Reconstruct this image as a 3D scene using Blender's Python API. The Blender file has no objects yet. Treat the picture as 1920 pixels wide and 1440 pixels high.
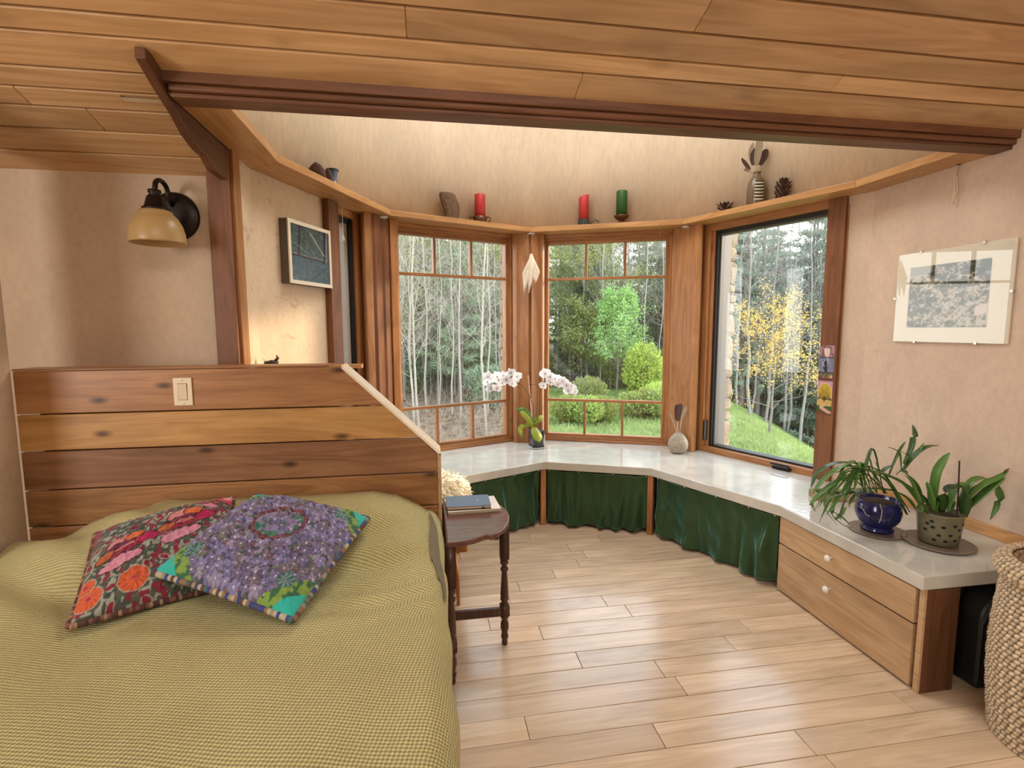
import bpy, math, random
import numpy as np
from mathutils import Vector, Matrix, noise

random.seed(7); np.random.seed(7)
PI = math.pi
R = math.radians
sc = bpy.context.scene
C = sc.collection

# ------------------------------------------------------------------ camera, world, sun, light, exposure
F, YAW, PITCH, ROLL, CH = 962.936, R(9.208), R(6.0555), R(-0.222), 1.5
_d = Vector((math.sin(YAW)*math.cos(PITCH), math.cos(YAW)*math.cos(PITCH), -math.sin(PITCH)))
_r0 = Vector((math.cos(YAW), -math.sin(YAW), 0)); _u0 = _r0.cross(_d)
_r = _r0*math.cos(ROLL) + _u0*math.sin(ROLL); _u = -_r0*math.sin(ROLL) + _u0*math.cos(ROLL)
cam = bpy.data.cameras.new('camera'); camo = bpy.data.objects.new('camera', cam); C.objects.link(camo)
cam.sensor_width = 36; cam.lens = F/1920*36; cam.clip_start = 0.02; cam.clip_end = 500
M = Matrix((_r, _u, -_d)).transposed().to_4x4(); M.translation = (0, 0, CH)
camo.matrix_world = M
sc.camera = camo
sc.view_settings.view_transform = 'Standard'; sc.view_settings.look = 'None'
sc.view_settings.gamma = 1.0; sc.view_settings.use_curve_mapping = False
sc.view_settings.exposure = 0.22
sc.cycles.use_denoising = True
sc.cycles.max_bounces = 8; sc.cycles.diffuse_bounces = 4; sc.cycles.transparent_max_bounces = 12
sc.cycles.caustics_reflective = False; sc.cycles.caustics_refractive = False
sc.cycles.sample_clamp_indirect = 6

world = bpy.data.worlds.new('sky'); sc.world = world; world.use_nodes = True
_n = world.node_tree.nodes; _bg = _n['Background']
_tc = _n.new('ShaderNodeTexCoord'); _sx = _n.new('ShaderNodeSeparateXYZ'); _rp = _n.new('ShaderNodeValToRGB')
_rp.color_ramp.elements[0].position = 0.0; _rp.color_ramp.elements[0].color = (1.0, 0.98, 0.93, 1)
_rp.color_ramp.elements[1].position = 0.6; _rp.color_ramp.elements[1].color = (0.72, 0.86, 1.0, 1)
_l = world.node_tree.links
_l.new(_tc.outputs['Generated'], _sx.inputs[0]); _l.new(_sx.outputs['Z'], _rp.inputs[0]); _l.new(_rp.outputs[0], _bg.inputs['Color'])
_bg.inputs['Strength'].default_value = 4.0

def lamp(name, kind, loc, target, energy, col, **kw):
    l = bpy.data.lights.new(name, kind); l.energy = energy; l.color = col
    for k, v in kw.items(): setattr(l, k, v)
    o = bpy.data.objects.new(name, l); C.objects.link(o); o.location = loc
    o.rotation_euler = (Vector(target)-Vector(loc)).to_track_quat('-Z', 'Y').to_euler()
    return o
# low evening sun coming over the hill on the right, hazy
lamp('sun', 'SUN', (20, 6.7, 5.5), (-.7, 3.2, 1.30), 3.2, (1.0, 0.80, 0.54), angle=R(3.0))
# assumed light from behind and left of the camera: added lamp, no window there
lamp('assumed_left_light', 'AREA', (-3.9, -0.9, 1.75), (0.6, 2.0, 1.2), 138, (1.0, 0.97, 0.92), shape='RECTANGLE', size=2.2, size_y=1.5)
lamp('fill_overhead', 'AREA', (0.5, -1.25, 3.12), (0.55, -1.0, 0), 62, (1.0, 0.97, 0.93), shape='RECTANGLE', size=2.6, size_y=1.3)  # added fill lamp above the room; the ceiling has no opening
# added fill lamp under the closed tower ceiling, brightens the upper plaster
lamp('fill_tower_top', 'AREA', (0.87, 3.1, 3.83), (0.87, 3.3, 0), 48, (1.0, 0.98, 0.95), shape='DISK', size=1.5)

# ------------------------------------------------------------------ helpers
def ray(px, py):
    return _d + _r*((px-960)/F) - _u*((py-720)/F)
CO = Vector((0, 0, CH))
def atz(px, py, z):
    v = ray(px, py); return CO + v*((z-CH)/v.z)
def onpl(px, py, p, n=(0, 1)):
    v = ray(px, py); n = Vector((n[0], n[1], 0)); p = Vector((p[0], p[1], 0))
    c = Vector((0, 0, CH)); return c + v*((p-c).dot(n)/v.dot(n))
def sm(a, b, x):
    t = min(1, max(0, (x-a)/(b-a))); return t*t*(3-2*t)

class MB:
    def __init__(s): s.v = []; s.f = []; s.m = []
    def add(s, vs, fs, mi=0):
        b = len(s.v); s.v += [tuple(p) for p in vs]
        s.f += [tuple(i+b for i in f) for f in fs]; s.m += [mi]*len(fs); return s
    def box(s, x0, x1, y0, y1, z0, z1, mi=0):
        vs = [(x, y, z) for z in (z0, z1) for y in (y0, y1) for x in (x0, x1)]
        return s.add(vs, [(0, 2, 3, 1), (4, 5, 7, 6), (0, 1, 5, 4), (2, 6, 7, 3), (0, 4, 6, 2), (1, 3, 7, 5)], mi)
    def prism(s, poly, z0, z1, mi=0):
        n = len(poly)
        a = sum(poly[i][0]*poly[(i+1) % n][1]-poly[(i+1) % n][0]*poly[i][1] for i in range(n))
        if a < 0: poly = poly[::-1]
        vs = [(p[0], p[1], z0) for p in poly]+[(p[0], p[1], z1) for p in poly]
        fs = [tuple(range(n-1, -1, -1)), tuple(range(n, 2*n))]+[(i, (i+1) % n, n+(i+1) % n, n+i) for i in range(n)]
        return s.add(vs, fs, mi)
    def hex(s, a, b, mi=0):   # two quads (each 4 points), joined
        return s.add(list(a)+list(b), [(3, 2, 1, 0), (4, 5, 6, 7)]+[(i, (i+1) % 4, 4+(i+1) % 4, 4+i) for i in range(4)], mi)
    def tube(s, pts, rad, seg=6, cap=True, mi=0, sq=1.0):
        pts = [Vector(p) for p in pts]; n = len(pts)
        if not hasattr(rad, '__len__'): rad = [rad]*n
        t0 = (pts[1]-pts[0]).normalized()
        up = Vector((0, 0, 1)) if abs(t0.z) < .9 else Vector((1, 0, 0))
        a = t0.cross(up).normalized(); vs = []
        for i, p in enumerate(pts):
            t = (pts[min(i+1, n-1)]-pts[max(i-1, 0)])
            if t.length < 1e-9: t = t0
            t.normalize(); a = (a-t*a.dot(t)).normalized(); b = t.cross(a)
            for k in range(seg):
                w = 2*PI*k/seg; vs.append(p+(a*math.cos(w)+b*math.sin(w)*sq)*rad[i])
        fs = [(i*seg+k, i*seg+(k+1) % seg, (i+1)*seg+(k+1) % seg, (i+1)*seg+k) for i in range(n-1) for k in range(seg)]
        if cap: fs += [tuple(range(seg-1, -1, -1)), tuple(range((n-1)*seg, n*seg))]
        return s.add(vs, fs, mi)
    def lathe(s, prof, seg=24, cx=0, cy=0, mi=0, cap0=True, cap1=True):
        vs = [(cx+r*math.cos(2*PI*k/seg), cy+r*math.sin(2*PI*k/seg), z) for r, z in prof for k in range(seg)]
        n = len(prof)
        fs = [(i*seg+k, i*seg+(k+1) % seg, (i+1)*seg+(k+1) % seg, (i+1)*seg+k) for i in range(n-1) for k in range(seg)]
        if cap0: fs.append(tuple(range(seg-1, -1, -1)))
        if cap1: fs.append(tuple(range((n-1)*seg, n*seg)))
        return s.add(vs, fs, mi)
    def grid(s, P, mi=0):     # P[i][j] points
        n, m = len(P), len(P[0])
        return s.add([p for row in P for p in row], [(i*m+j, i*m+j+1, (i+1)*m+j+1, (i+1)*m+j) for i in range(n-1) for j in range(m-1)], mi)
    def ribbon(s, pts, wid, side=None, fold=.25, mi=0):   # leaf: V-folded ribbon
        pts = [Vector(p) for p in pts]; n = len(pts); vs = []
        for i, p in enumerate(pts):
            t = (pts[min(i+1, n-1)]-pts[max(i-1, 0)]).normalized()
            sd = Vector(side) if side is not None else t.cross(Vector((0, 0, 1)))
            sd = sd-t*sd.dot(t)
            if sd.length < 1e-4: sd = Vector((1, 0, 0))
            sd.normalize(); nn = sd.cross(t); w = wid[i] if hasattr(wid, '__len__') else wid
            vs += [p-sd*w+nn*w*fold, p, p+sd*w+nn*w*fold]
        fs = []
        for i in range(n-1):
            a = i*3; fs += [(a, a+1, a+4, a+3), (a+1, a+2, a+5, a+4)]
        return s.add(vs, fs, mi)
    def mesh(s, name, mats, smooth=False):
        me = bpy.data.meshes.new(name); me.from_pydata(s.v, [], s.f)
        mats = mats if isinstance(mats, (list, tuple)) else [mats]
        for m in mats: me.materials.append(m)
        if any(s.m): me.polygons.foreach_set('material_index', s.m)
        if smooth: me.polygons.foreach_set('use_smooth', [True]*len(me.polygons))
        me.update(); return me
    def build(s, name, mats, parent=None, smooth=False, bevel=0, seg=2, loc=None, rz=None, sub=0, kind=None):
        o = bpy.data.objects.new(name, s.mesh(name, mats, smooth)); C.objects.link(o)
        if parent: o.parent = parent
        if loc is not None: o.location = loc
        if rz is not None: o.rotation_euler = (0, 0, rz)
        if sub:
            m = o.modifiers.new('sub', 'SUBSURF'); m.levels = sub; m.render_levels = sub
        if bevel:
            m = o.modifiers.new('bev', 'BEVEL'); m.width = bevel; m.segments = seg; m.limit_method = 'ANGLE'; m.angle_limit = R(40)
        if kind: o['kind'] = kind
        return o
def link(name, me, parent=None, loc=None, rot=None, scale=None):
    o = bpy.data.objects.new(name, me); C.objects.link(o)
    if parent: o.parent = parent
    if loc is not None: o.location = loc
    if rot is not None: o.rotation_euler = rot
    if scale is not None: o.scale = scale
    return o
def tag(o, label=None, cat=None, group=None, kind=None):
    if label: o['label'] = label
    if cat: o['category'] = cat
    if group: o['group'] = group
    if kind: o['kind'] = kind
    return o
def thing(name, label, cat, loc=(0, 0, 0), rz=0, group=None):
    o = bpy.data.objects.new(name, None); C.objects.link(o); o.empty_display_size = .1
    o.location = loc; o.rotation_euler = (0, 0, rz); return tag(o, label, cat, group)
def struct(name, loc=(0, 0, 0), rz=0):
    o = bpy.data.objects.new(name, None); C.objects.link(o); o.empty_display_size = .1
    o.location = loc; o.rotation_euler = (0, 0, rz); o['kind'] = 'structure'; return o
def S(o): o['kind'] = 'structure'; return o
def copy_tree(o, parent=None):
    c = o.copy(); C.objects.link(c)
    if parent: c.parent = parent
    for ch in list(o.children): copy_tree(ch, c)
    return c

# ------------------------------------------------------------------ materials
def mat(name):
    m = bpy.data.materials.new(name); m.use_nodes = True
    nt = m.node_tree; return m, nt, nt.nodes['Principled BSDF']
def N(nt, t, **kw):
    n = nt.nodes.new(t)
    for k, v in kw.items():
        if k in n.inputs.keys(): n.inputs[k].default_value = v
        else: setattr(n, k, v)
    return n
def rgb(c): return (c[0], c[1], c[2], 1)
def plain(name, col, rough=.5, metal=0, spec=.5, var=.12, vs=12, bump=0, bs=60, sheen=0, trans=0):
    m, nt, b = mat(name); L = nt.links.new
    tc = N(nt, 'ShaderNodeTexCoord'); no = N(nt, 'ShaderNodeTexNoise', Scale=vs, Detail=5)
    L(tc.outputs['Object'], no.inputs['Vector'])
    mx = N(nt, 'ShaderNodeMix', data_type='RGBA')
    mx.inputs[6].default_value = rgb([c*(1-var) for c in col]); mx.inputs[7].default_value = rgb([min(1, c*(1+var)) for c in col])
    L(no.outputs['Fac'], mx.inputs[0]); L(mx.outputs[2], b.inputs['Base Color'])
    b.inputs['Roughness'].default_value = rough; b.inputs['Metallic'].default_value = metal
    b.inputs['Specular IOR Level'].default_value = spec
    if sheen: b.inputs['Sheen Weight'].default_value = sheen
    if trans:
        b.inputs['Subsurface Weight'].default_value = trans; b.inputs['Subsurface Radius'].default_value = (.01, .01, .01)
    if bump:
        n2 = N(nt, 'ShaderNodeTexNoise', Scale=bs, Detail=4); bp = N(nt, 'ShaderNodeBump', Strength=bump, Distance=.01)
        L(tc.outputs['Object'], n2.inputs['Vector']); L(n2.outputs['Fac'], bp.inputs['Height']); L(bp.outputs[0], b.inputs['Normal'])
    return m
def wood(name, light, dark, axis='X', sc_=1.0, rough=.42, knots=0.0, var=.25, hue=.0, spec=.4, figure=.0, bump=.12):
    m, nt, b = mat(name); L = nt.links.new
    tc = N(nt, 'ShaderNodeTexCoord'); oi = N(nt, 'ShaderNodeObjectInfo')
    mu = N(nt, 'ShaderNodeMath', operation='MULTIPLY'); mu.inputs[1].default_value = 61.7; L(oi.outputs['Random'], mu.inputs[0])
    ad = N(nt, 'ShaderNodeVectorMath', operation='ADD'); L(tc.outputs['Object'], ad.inputs[0]); L(mu.outputs[0], ad.inputs[1])
    i = 'XYZ'.index(axis)
    def mp(al, ac):
        s = [ac*sc_]*3; s[i] = al*sc_
        q = N(nt, 'ShaderNodeMapping'); q.inputs['Scale'].default_value = s; L(ad.outputs[0], q.inputs['Vector']); return q
    m1, m2, m3 = mp(.9, 9), mp(2.5, 70), mp(1.2, 2.6)
    n1 = N(nt, 'ShaderNodeTexNoise', Scale=1.0, Detail=4, Distortion=1.2); L(m1.outputs[0], n1.inputs['Vector'])
    n2 = N(nt, 'ShaderNodeTexNoise', Scale=1.0, Detail=3); L(m2.outputs[0], n2.inputs['Vector'])
    # contour-like rings
    fr = N(nt, 'ShaderNodeMath', operation='MULTIPLY'); fr.inputs[1].default_value = 9.0; L(n1.outputs['Fac'], fr.inputs[0])
    pp = N(nt, 'ShaderNodeMath', operation='PINGPONG'); pp.inputs[1].default_value = 1.0; L(fr.outputs[0], pp.inputs[0])
    a1 = N(nt, 'ShaderNodeMath', operation='MULTIPLY_ADD'); a1.inputs[1].default_value = .45; L(pp.outputs[0], a1.inputs[0])
    a0 = N(nt, 'ShaderNodeMath', operation='MULTIPLY'); a0.inputs[1].default_value = .6; L(n2.outputs['Fac'], a0.inputs[0]); L(a0.outputs[0], a1.inputs[2])
    rp = N(nt, 'ShaderNodeValToRGB'); rp.color_ramp.elements[0].position = .12; rp.color_ramp.elements[1].position = .8
    rp.color_ramp.elements[0].color = rgb(dark); rp.color_ramp.elements[1].color = rgb(light); L(a1.outputs[0], rp.inputs[0])
    # per-piece tone
    mr = N(nt, 'ShaderNodeMapRange'); mr.inputs['To Min'].default_value = 1-var; mr.inputs['To Max'].default_value = 1+var*.75
    fr2 = N(nt, 'ShaderNodeMath', operation='FRACT'); k = N(nt, 'ShaderNodeMath', operation='MULTIPLY'); k.inputs[1].default_value = 7.31
    L(oi.outputs['Random'], k.inputs[0]); L(k.outputs[0], fr2.inputs[0]); L(fr2.outputs[0], mr.inputs['Value'])
    # broad mottling
    n3 = N(nt, 'ShaderNodeTexNoise', Scale=1.3, Detail=3, Distortion=.5); L(m3.outputs[0], n3.inputs['Vector'])
    mr3 = N(nt, 'ShaderNodeMapRange'); mr3.inputs['From Min'].default_value = .3; mr3.inputs['From Max'].default_value = .7
    mr3.inputs['To Min'].default_value = .86-figure; mr3.inputs['To Max'].default_value = 1.1+figure; L(n3.outputs['Fac'], mr3.inputs['Value'])
    mm = N(nt, 'ShaderNodeMath', operation='MULTIPLY'); L(mr.outputs[0], mm.inputs[0]); L(mr3.outputs[0], mm.inputs[1])
    hs = N(nt, 'ShaderNodeHueSaturation'); L(rp.outputs[0], hs.inputs['Color']); L(mm.outputs[0], hs.inputs['Value'])
    if hue:
        mh = N(nt, 'ShaderNodeMapRange'); mh.inputs['To Min'].default_value = .5-hue; mh.inputs['To Max'].default_value = .5+hue
        L(oi.outputs['Random'], mh.inputs['Value']); L(mh.outputs[0], hs.inputs['Hue'])
    out = hs.outputs[0]
    if knots:
        m4 = mp(1.7, 4.0); s4 = N(nt, 'ShaderNodeSeparateXYZ'); L(m4.outputs[0], s4.inputs[0])
        oth = [q for q in (0, 1, 2) if q != i]; sm4 = N(nt, 'ShaderNodeMath', operation='ADD'); L(s4.outputs[oth[0]], sm4.inputs[0]); L(s4.outputs[oth[1]], sm4.inputs[1])
        c4 = N(nt, 'ShaderNodeCombineXYZ'); L(s4.outputs[i], c4.inputs[0]); L(sm4.outputs[0], c4.inputs[1])
        vo = N(nt, 'ShaderNodeTexVoronoi', voronoi_dimensions='2D', Scale=1.0); L(c4.outputs[0], vo.inputs['Vector'])
        kr = N(nt, 'ShaderNodeValToRGB'); kr.color_ramp.elements[0].position = .02; kr.color_ramp.elements[0].color = (0, 0, 0, 1)
        kr.color_ramp.elements[1].position = .085; kr.color_ramp.elements[1].color = (1, 1, 1, 1); L(vo.outputs['Distance'], kr.inputs[0])
        mk = N(nt, 'ShaderNodeMix', data_type='RGBA'); mk.inputs[6].default_value = rgb([c*.28 for c in dark]); L(kr.outputs[0], mk.inputs[0]); L(out, mk.inputs[7])
        mk2 = N(nt, 'ShaderNodeMix', data_type='RGBA'); mk2.inputs[0].default_value = knots; L(out, mk2.inputs[6]); L(mk.outputs[2], mk2.inputs[7])
        out = mk2.outputs[2]
    L(out, b.inputs['Base Color']); b.inputs['Roughness'].default_value = rough; b.inputs['Specular IOR Level'].default_value = spec
    bp = N(nt, 'ShaderNodeBump', Strength=bump, Distance=.004); L(a1.outputs[0], bp.inputs['Height']); L(bp.outputs[0], b.inputs['Normal'])
    return m
def plaster(name, base, stain=None, streak=False):
    m, nt, b = mat(name); L = nt.links.new
    tc = N(nt, 'ShaderNodeTexCoord')
    mp_ = N(nt, 'ShaderNodeMapping'); mp_.inputs['Scale'].default_value = (4, 4, 2.2 if streak else 2.5); L(tc.outputs['Object'], mp_.inputs['Vector'])
    n1 = N(nt, 'ShaderNodeTexNoise', Scale=1.0, Detail=7, Roughness=.65); L(mp_.outputs[0], n1.inputs['Vector'])
    mp2 = N(nt, 'ShaderNodeMapping'); mp2.inputs['Scale'].default_value = (40, 40, 11 if streak else 30); L(tc.outputs['Object'], mp2.inputs['Vector'])
    n2 = N(nt, 'ShaderNodeTexNoise', Scale=1.0, Detail=5); L(mp2.outputs[0], n2.inputs['Vector'])
    rp = N(nt, 'ShaderNodeValToRGB'); rp.color_ramp.elements[0].position = .3; rp.color_ramp.elements[1].position = .7
    rp.color_ramp.elements[0].color = rgb([c*(.93 if streak else .88) for c in base]); rp.color_ramp.elements[1].color = rgb([min(1, c*1.06) for c in base]); L(n1.outputs['Fac'], rp.inputs[0])
    mr = N(nt, 'ShaderNodeMapRange'); mr.inputs['From Min'].default_value = .32; mr.inputs['From Max'].default_value = .6
    mr.inputs['To Min'].default_value = .92; mr.inputs['To Max'].default_value = 1.0; L(n2.outputs['Fac'], mr.inputs['Value'])
    hs = N(nt, 'ShaderNodeHueSaturation'); L(rp.outputs[0], hs.inputs['Color']); L(mr.outputs[0], hs.inputs['Value']); out = hs.outputs[0]
    if stain:
        mp3 = N(nt, 'ShaderNodeMapping'); mp3.inputs['Scale'].default_value = stain[1]; L(tc.outputs['Object'], mp3.inputs['Vector'])
        n3 = N(nt, 'ShaderNodeTexNoise', Scale=1.0, Detail=6, Roughness=.6, Distortion=.8); L(mp3.outputs[0], n3.inputs['Vector'])
        r3 = N(nt, 'ShaderNodeValToRGB'); r3.color_ramp.elements[0].position = stain[2]; r3.color_ramp.elements[0].color = (0, 0, 0, 1)
        r3.color_ramp.elements[1].position = stain[2]+.08; r3.color_ramp.elements[1].color = (1, 1, 1, 1); L(n3.outputs['Fac'], r3.inputs[0])
        sk = N(nt, 'ShaderNodeMath', operation='MULTIPLY'); sk.inputs[1].default_value = .55; L(r3.outputs[0], sk.inputs[0])
        mx = N(nt, 'ShaderNodeMix', data_type='RGBA'); mx.inputs[7].default_value = rgb(stain[0]); L(sk.outputs[0], mx.inputs[0]); L(out, mx.inputs[6]); out = mx.outputs[2]
    L(out, b.inputs['Base Color']); b.inputs['Roughness'].default_value = .85; b.inputs['Specular IOR Level'].default_value = .2
    bp = N(nt, 'ShaderNodeBump', Strength=.18, Distance=.006); L(n2.outputs['Fac'], bp.inputs['Height']); L(bp.outputs[0], b.inputs['Normal'])
    return m
def colattr(name, rough=.7, bump=0, bs=200, sheen=0, spec=.3):
    m, nt, b = mat(name); L = nt.links.new
    at = N(nt, 'ShaderNodeAttribute', attribute_name='Col'); L(at.outputs['Color'], b.inputs['Base Color'])
    b.inputs['Roughness'].default_value = rough; b.inputs['Specular IOR Level'].default_value = spec
    if sheen: b.inputs['Sheen Weight'].default_value = sheen
    if bump:
        tc = N(nt, 'ShaderNodeTexCoord'); n2 = N(nt, 'ShaderNodeTexNoise', Scale=bs, Detail=3); bp = N(nt, 'ShaderNodeBump', Strength=bump, Distance=.004)
        L(tc.outputs['Object'], n2.inputs['Vector']); L(n2.outputs['Fac'], bp.inputs['Height']); L(bp.outputs[0], b.inputs['Normal'])
    return m
def setcol(o, cols):
    at = o.data.color_attributes.new('Col', 'FLOAT_COLOR', 'POINT')
    a = np.ones((len(cols), 4), np.float32); a[:, :3] = cols
    at.data.foreach_set('color', a.ravel())
def glassmat(name, rough=0.0, tint=(1, 1, 1), refl=.35):
    m, nt, b = mat(name); L = nt.links.new
    t = N(nt, 'ShaderNodeBsdfTransparent'); t.inputs['Color'].default_value = rgb(tint)
    g = N(nt, 'ShaderNodeBsdfGlossy'); g.inputs['Roughness'].default_value = rough
    ge = N(nt, 'ShaderNodeNewGeometry'); io = N(nt, 'ShaderNodeMapRange'); io.inputs['To Min'].default_value = 1.5; io.inputs['To Max'].default_value = 1/1.5
    L(ge.outputs['Backfacing'], io.inputs['Value'])
    fz = N(nt, 'ShaderNodeFresnel'); L(io.outputs[0], fz.inputs['IOR']); mx = N(nt, 'ShaderNodeMixShader')
    L(fz.outputs[0], mx.inputs[0]); L(t.outputs[0], mx.inputs[1]); L(g.outputs[0], mx.inputs[2])
    L(mx.outputs[0], nt.nodes['Material Output'].inputs['Surface']); return m

def leafmat(name, col, var=.4, tr=.35):
    m, nt, b = mat(name); L = nt.links.new
    tc = N(nt, 'ShaderNodeTexCoord'); oi = N(nt, 'ShaderNodeObjectInfo'); no = N(nt, 'ShaderNodeTexNoise', Scale=1.6, Detail=4); L(tc.outputs['Object'], no.inputs['Vector'])
    mx = N(nt, 'ShaderNodeMix', data_type='RGBA'); mx.inputs[6].default_value = rgb([c*(1-var) for c in col]); mx.inputs[7].default_value = rgb([min(1, c*(1+var)) for c in col])
    L(no.outputs['Fac'], mx.inputs[0])
    hs = N(nt, 'ShaderNodeHueSaturation'); L(mx.outputs[2], hs.inputs['Color'])
    mr = N(nt, 'ShaderNodeMapRange'); mr.inputs['To Min'].default_value = .8; mr.inputs['To Max'].default_value = 1.25; L(oi.outputs['Random'], mr.inputs['Value']); L(mr.outputs[0], hs.inputs['Value'])
    mh = N(nt, 'ShaderNodeMapRange'); mh.inputs['To Min'].default_value = .48; mh.inputs['To Max'].default_value = .52; L(oi.outputs['Random'], mh.inputs['Value']); L(mh.outputs[0], hs.inputs['Hue'])
    L(hs.outputs[0], b.inputs['Base Color']); b.inputs['Roughness'].default_value = .7; b.inputs['Specular IOR Level'].default_value = .15
    t = N(nt, 'ShaderNodeBsdfTranslucent'); L(hs.outputs[0], t.inputs['Color']); ms = N(nt, 'ShaderNodeMixShader'); ms.inputs[0].default_value = tr
    L(b.outputs[0], ms.inputs[1]); L(t.outputs[0], ms.inputs[2]); L(ms.outputs[0], nt.nodes['Material Output'].inputs['Surface']); return m

W_CEIL = wood('ceiling_maple', (.66, .42, .22), (.48, .27, .125), 'X', .8, .38, .25, .14, .003, figure=.08)
W_HEADS = [wood('headboard_cedar_%d' % k, a, b_, 'X', 1.1, .38, .95, .06, .003, figure=.1) for k, (a, b_) in enumerate((((.38, .185, .075), (.23, .098, .036)), ((.49, .27, .095), (.33, .155, .046)), ((.30, .150, .072), (.18, .080, .034)), ((.37, .185, .072), (.22, .098, .035))))]
W_HEAD = W_HEADS[0]
W_FIRX = wood('fir_trim_x', (.47, .225, .090), (.31, .125, .043), 'X', 1.2, .36, 0, .14)
W_FIRZ = wood('fir_trim_z', (.47, .225, .090), (.31, .125, .043), 'Z', 1.2, .36, .3, .14)
W_DKZ = wood('redwood_post_z', (.23, .095, .040), (.13, .047, .018), 'Z', 1.0, .45, .4, .1)
W_DKX = wood('redwood_beam_x', (.20, .085, .040), (.11, .042, .019), 'X', 1.0, .45, 0, .1)
W_DKY = wood('redwood_brace_y', (.17, .070, .034), (.09, .034, .016), 'Y', 1.0, .5, 0, .1)
W_SHX = wood('shelf_fir_x', (.60, .335, .140), (.43, .205, .073), 'X', 1.0, .36, 0, .12)
W_SHY = wood('shelf_fir_y', (.60, .335, .140), (.43, .205, .073), 'Y', 1.0, .36, 0, .12)
W_FLOOR = wood('floor_oak', (.73, .57, .405), (.55, .40, .26), 'X', 1.0, .20, .12, .10, .003, spec=.5, figure=.02, bump=.06)
W_DRAW = wood('drawer_cherry', (.60, .41, .24), (.43, .265, .135), 'Y', 1.0, .38, 0, .06, figure=.06)
W_CABX = wood('cabinet_dark', (.15, .062, .028), (.085, .033, .014), 'Z', 1.0, .45, 0, .05)
W_TAB = wood('table_walnut', (.185, .085, .060), (.090, .038, .026), 'X', 1.4, .22, 0, .05)
W_TABZ = wood('table_leg_walnut', (.095, .040, .026), (.040, .016, .010), 'Z', 1.4, .35, 0, .05)
W_CHAIR = wood('chair_leg_alder', (.55, .25, .08), (.36, .13, .04), 'Z', 1.4, .4, 0, .05)
P_WALL = plaster('plaster_room', (.60, .465, .335))
P_TOWER = plaster('plaster_tower', (.76, .645, .50), streak=True)
P_W4 = plaster('plaster_bay_left', (.70, .545, .385), stain=((.40, .235, .135), (7, 7, 11), .60))
P_RIGHT = plaster('plaster_right', (.66, .515, .40), stain=((.58, .42, .31), (2.6, 2.6, 5), .60))
CONC = plain('polished_concrete', (.56, .545, .49), .07, spec=.8, var=.24, vs=8, bump=.05, bs=30)
GLASS = glassmat('window_glass')
BLACK = plain('black_rubber', (.012, .012, .013), .5)
IRON = plain('bronze_iron', (.020, .014, .011), .38, .6)
PAINT = plain('grey_exterior_paint', (.085, .078, .07), .5)
PAINT2 = plain('white_exterior_trim', (.13, .12, .11), .5)
STEEL = plain('brushed_nickel', (.62, .60, .57), .25, 1)
IVORY = plain('ivory_plastic', (.80, .68, .48), .35, var=.03)
WHITE = plain('white_ceramic', (.85, .82, .78), .15, var=.03)
PAPER = plain('cream_paper', (.80, .75, .60), .7, var=.07, vs=40)

# ------------------------------------------------------------------ plan of the bay
A0 = Vector((.866, 4.525)); BP = Vector((2.130, 4.001)); BM = Vector((-.398, 4.001))
CP = Vector((2.64, 2.77)); CM = Vector((-.868, 2.868))
XR = 2.64; XL = -.868; ZS0, ZS1 = 2.31, 2.35; ZC0, ZC1 = .445, .505
def wallframe(a, b):
    u = (b-a).normalized(); n = Vector((-u.y, u.x)); return u, n, math.atan2(u.y, u.x), (b-a).length
# floor --------------------------------------------------------------
fl = struct('floor')
MB().box(-4.1, 2.9, -3.7, 4.9, -.12, -.012).build('subfloor', W_FLOOR, fl)
ys = [3.95-.118*k for k in range(34)]
for k, y1 in enumerate(ys):
    x = -1.75 - random.random()*.9
    while x < 2.62:
        ln = random.choice((.75, 1.05, 1.4, 1.8)); x1 = min(x+ln, 2.62)
        if x1-x > .08 and x1 > -.6:
            MB().box(max(x, -1.75)+.0012, x1-.0012, y1-.1165, y1-.0015, -.012, 0).build('plank', W_FLOOR, fl, bevel=.0012, seg=1)
        x = x1 if x1 < 2.62 else 9
# ceiling ------------------------------------------------------------
ce = struct('ceiling')
def zc(y): return 3.0-.31*y
def board(x0, x1, y0, y1, name='board', t=.018, gap=.0046):
    a = [(x0, y0+gap, zc(y0+gap)), (x1, y0+gap, zc(y0+gap)), (x1, y1-gap, zc(y1-gap)), (x0, y1-gap, zc(y1-gap))]
    MB().hex(a, [(p[0], p[1]+.3*t, p[2]+t) for p in a]).build(name, W_CEIL, ce, bevel=.003, seg=1)
rows = [.55, .66, .80, .93, 1.045, 1.17, 1.31, 1.43, 1.559, 1.697, 1.809, 1.889, 2.03]
for y0, y1 in zip(rows[:-1], rows[1:]):
    x = -2.3-random.random()*1.2
    while x < XR:
        x1 = min(XR, x+random.uniform(3.0, 5.5))
        if XR-x1 < .5: x1 = XR
        board(max(x, -2.6), x1-.001, y0, y1); x = x1
rows2 = [2.03, 2.122, 2.212, 2.333, 2.471, 2.62]
for y0, y1 in zip(rows2[:-1], rows2[1:]):
    xm = random.uniform(-2.2, -1.2)
    board(-2.6, xm, y0, y1); board(xm, -.895, y0, y1)
mb = MB()
def slab(x0, x1, y0, y1, o=.02):
    a = [(x0, y0, zc(y0)+o), (x1, y0, zc(y0)+o), (x1, y1, zc(y1)+o), (x0, y1, zc(y1)+o)]
    mb.hex(a, [(p[0], p[1], p[2]+.15) for p in a])
slab(-4.1, 2.9, -.5, 2.06); slab(-4.1, -.89, 2.06, 2.75)
mb.box(-4.1, 2.9, -3.7, -.5, 3.175, 3.3)
mb.build('ceiling_deck', W_CEIL, ce)
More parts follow.
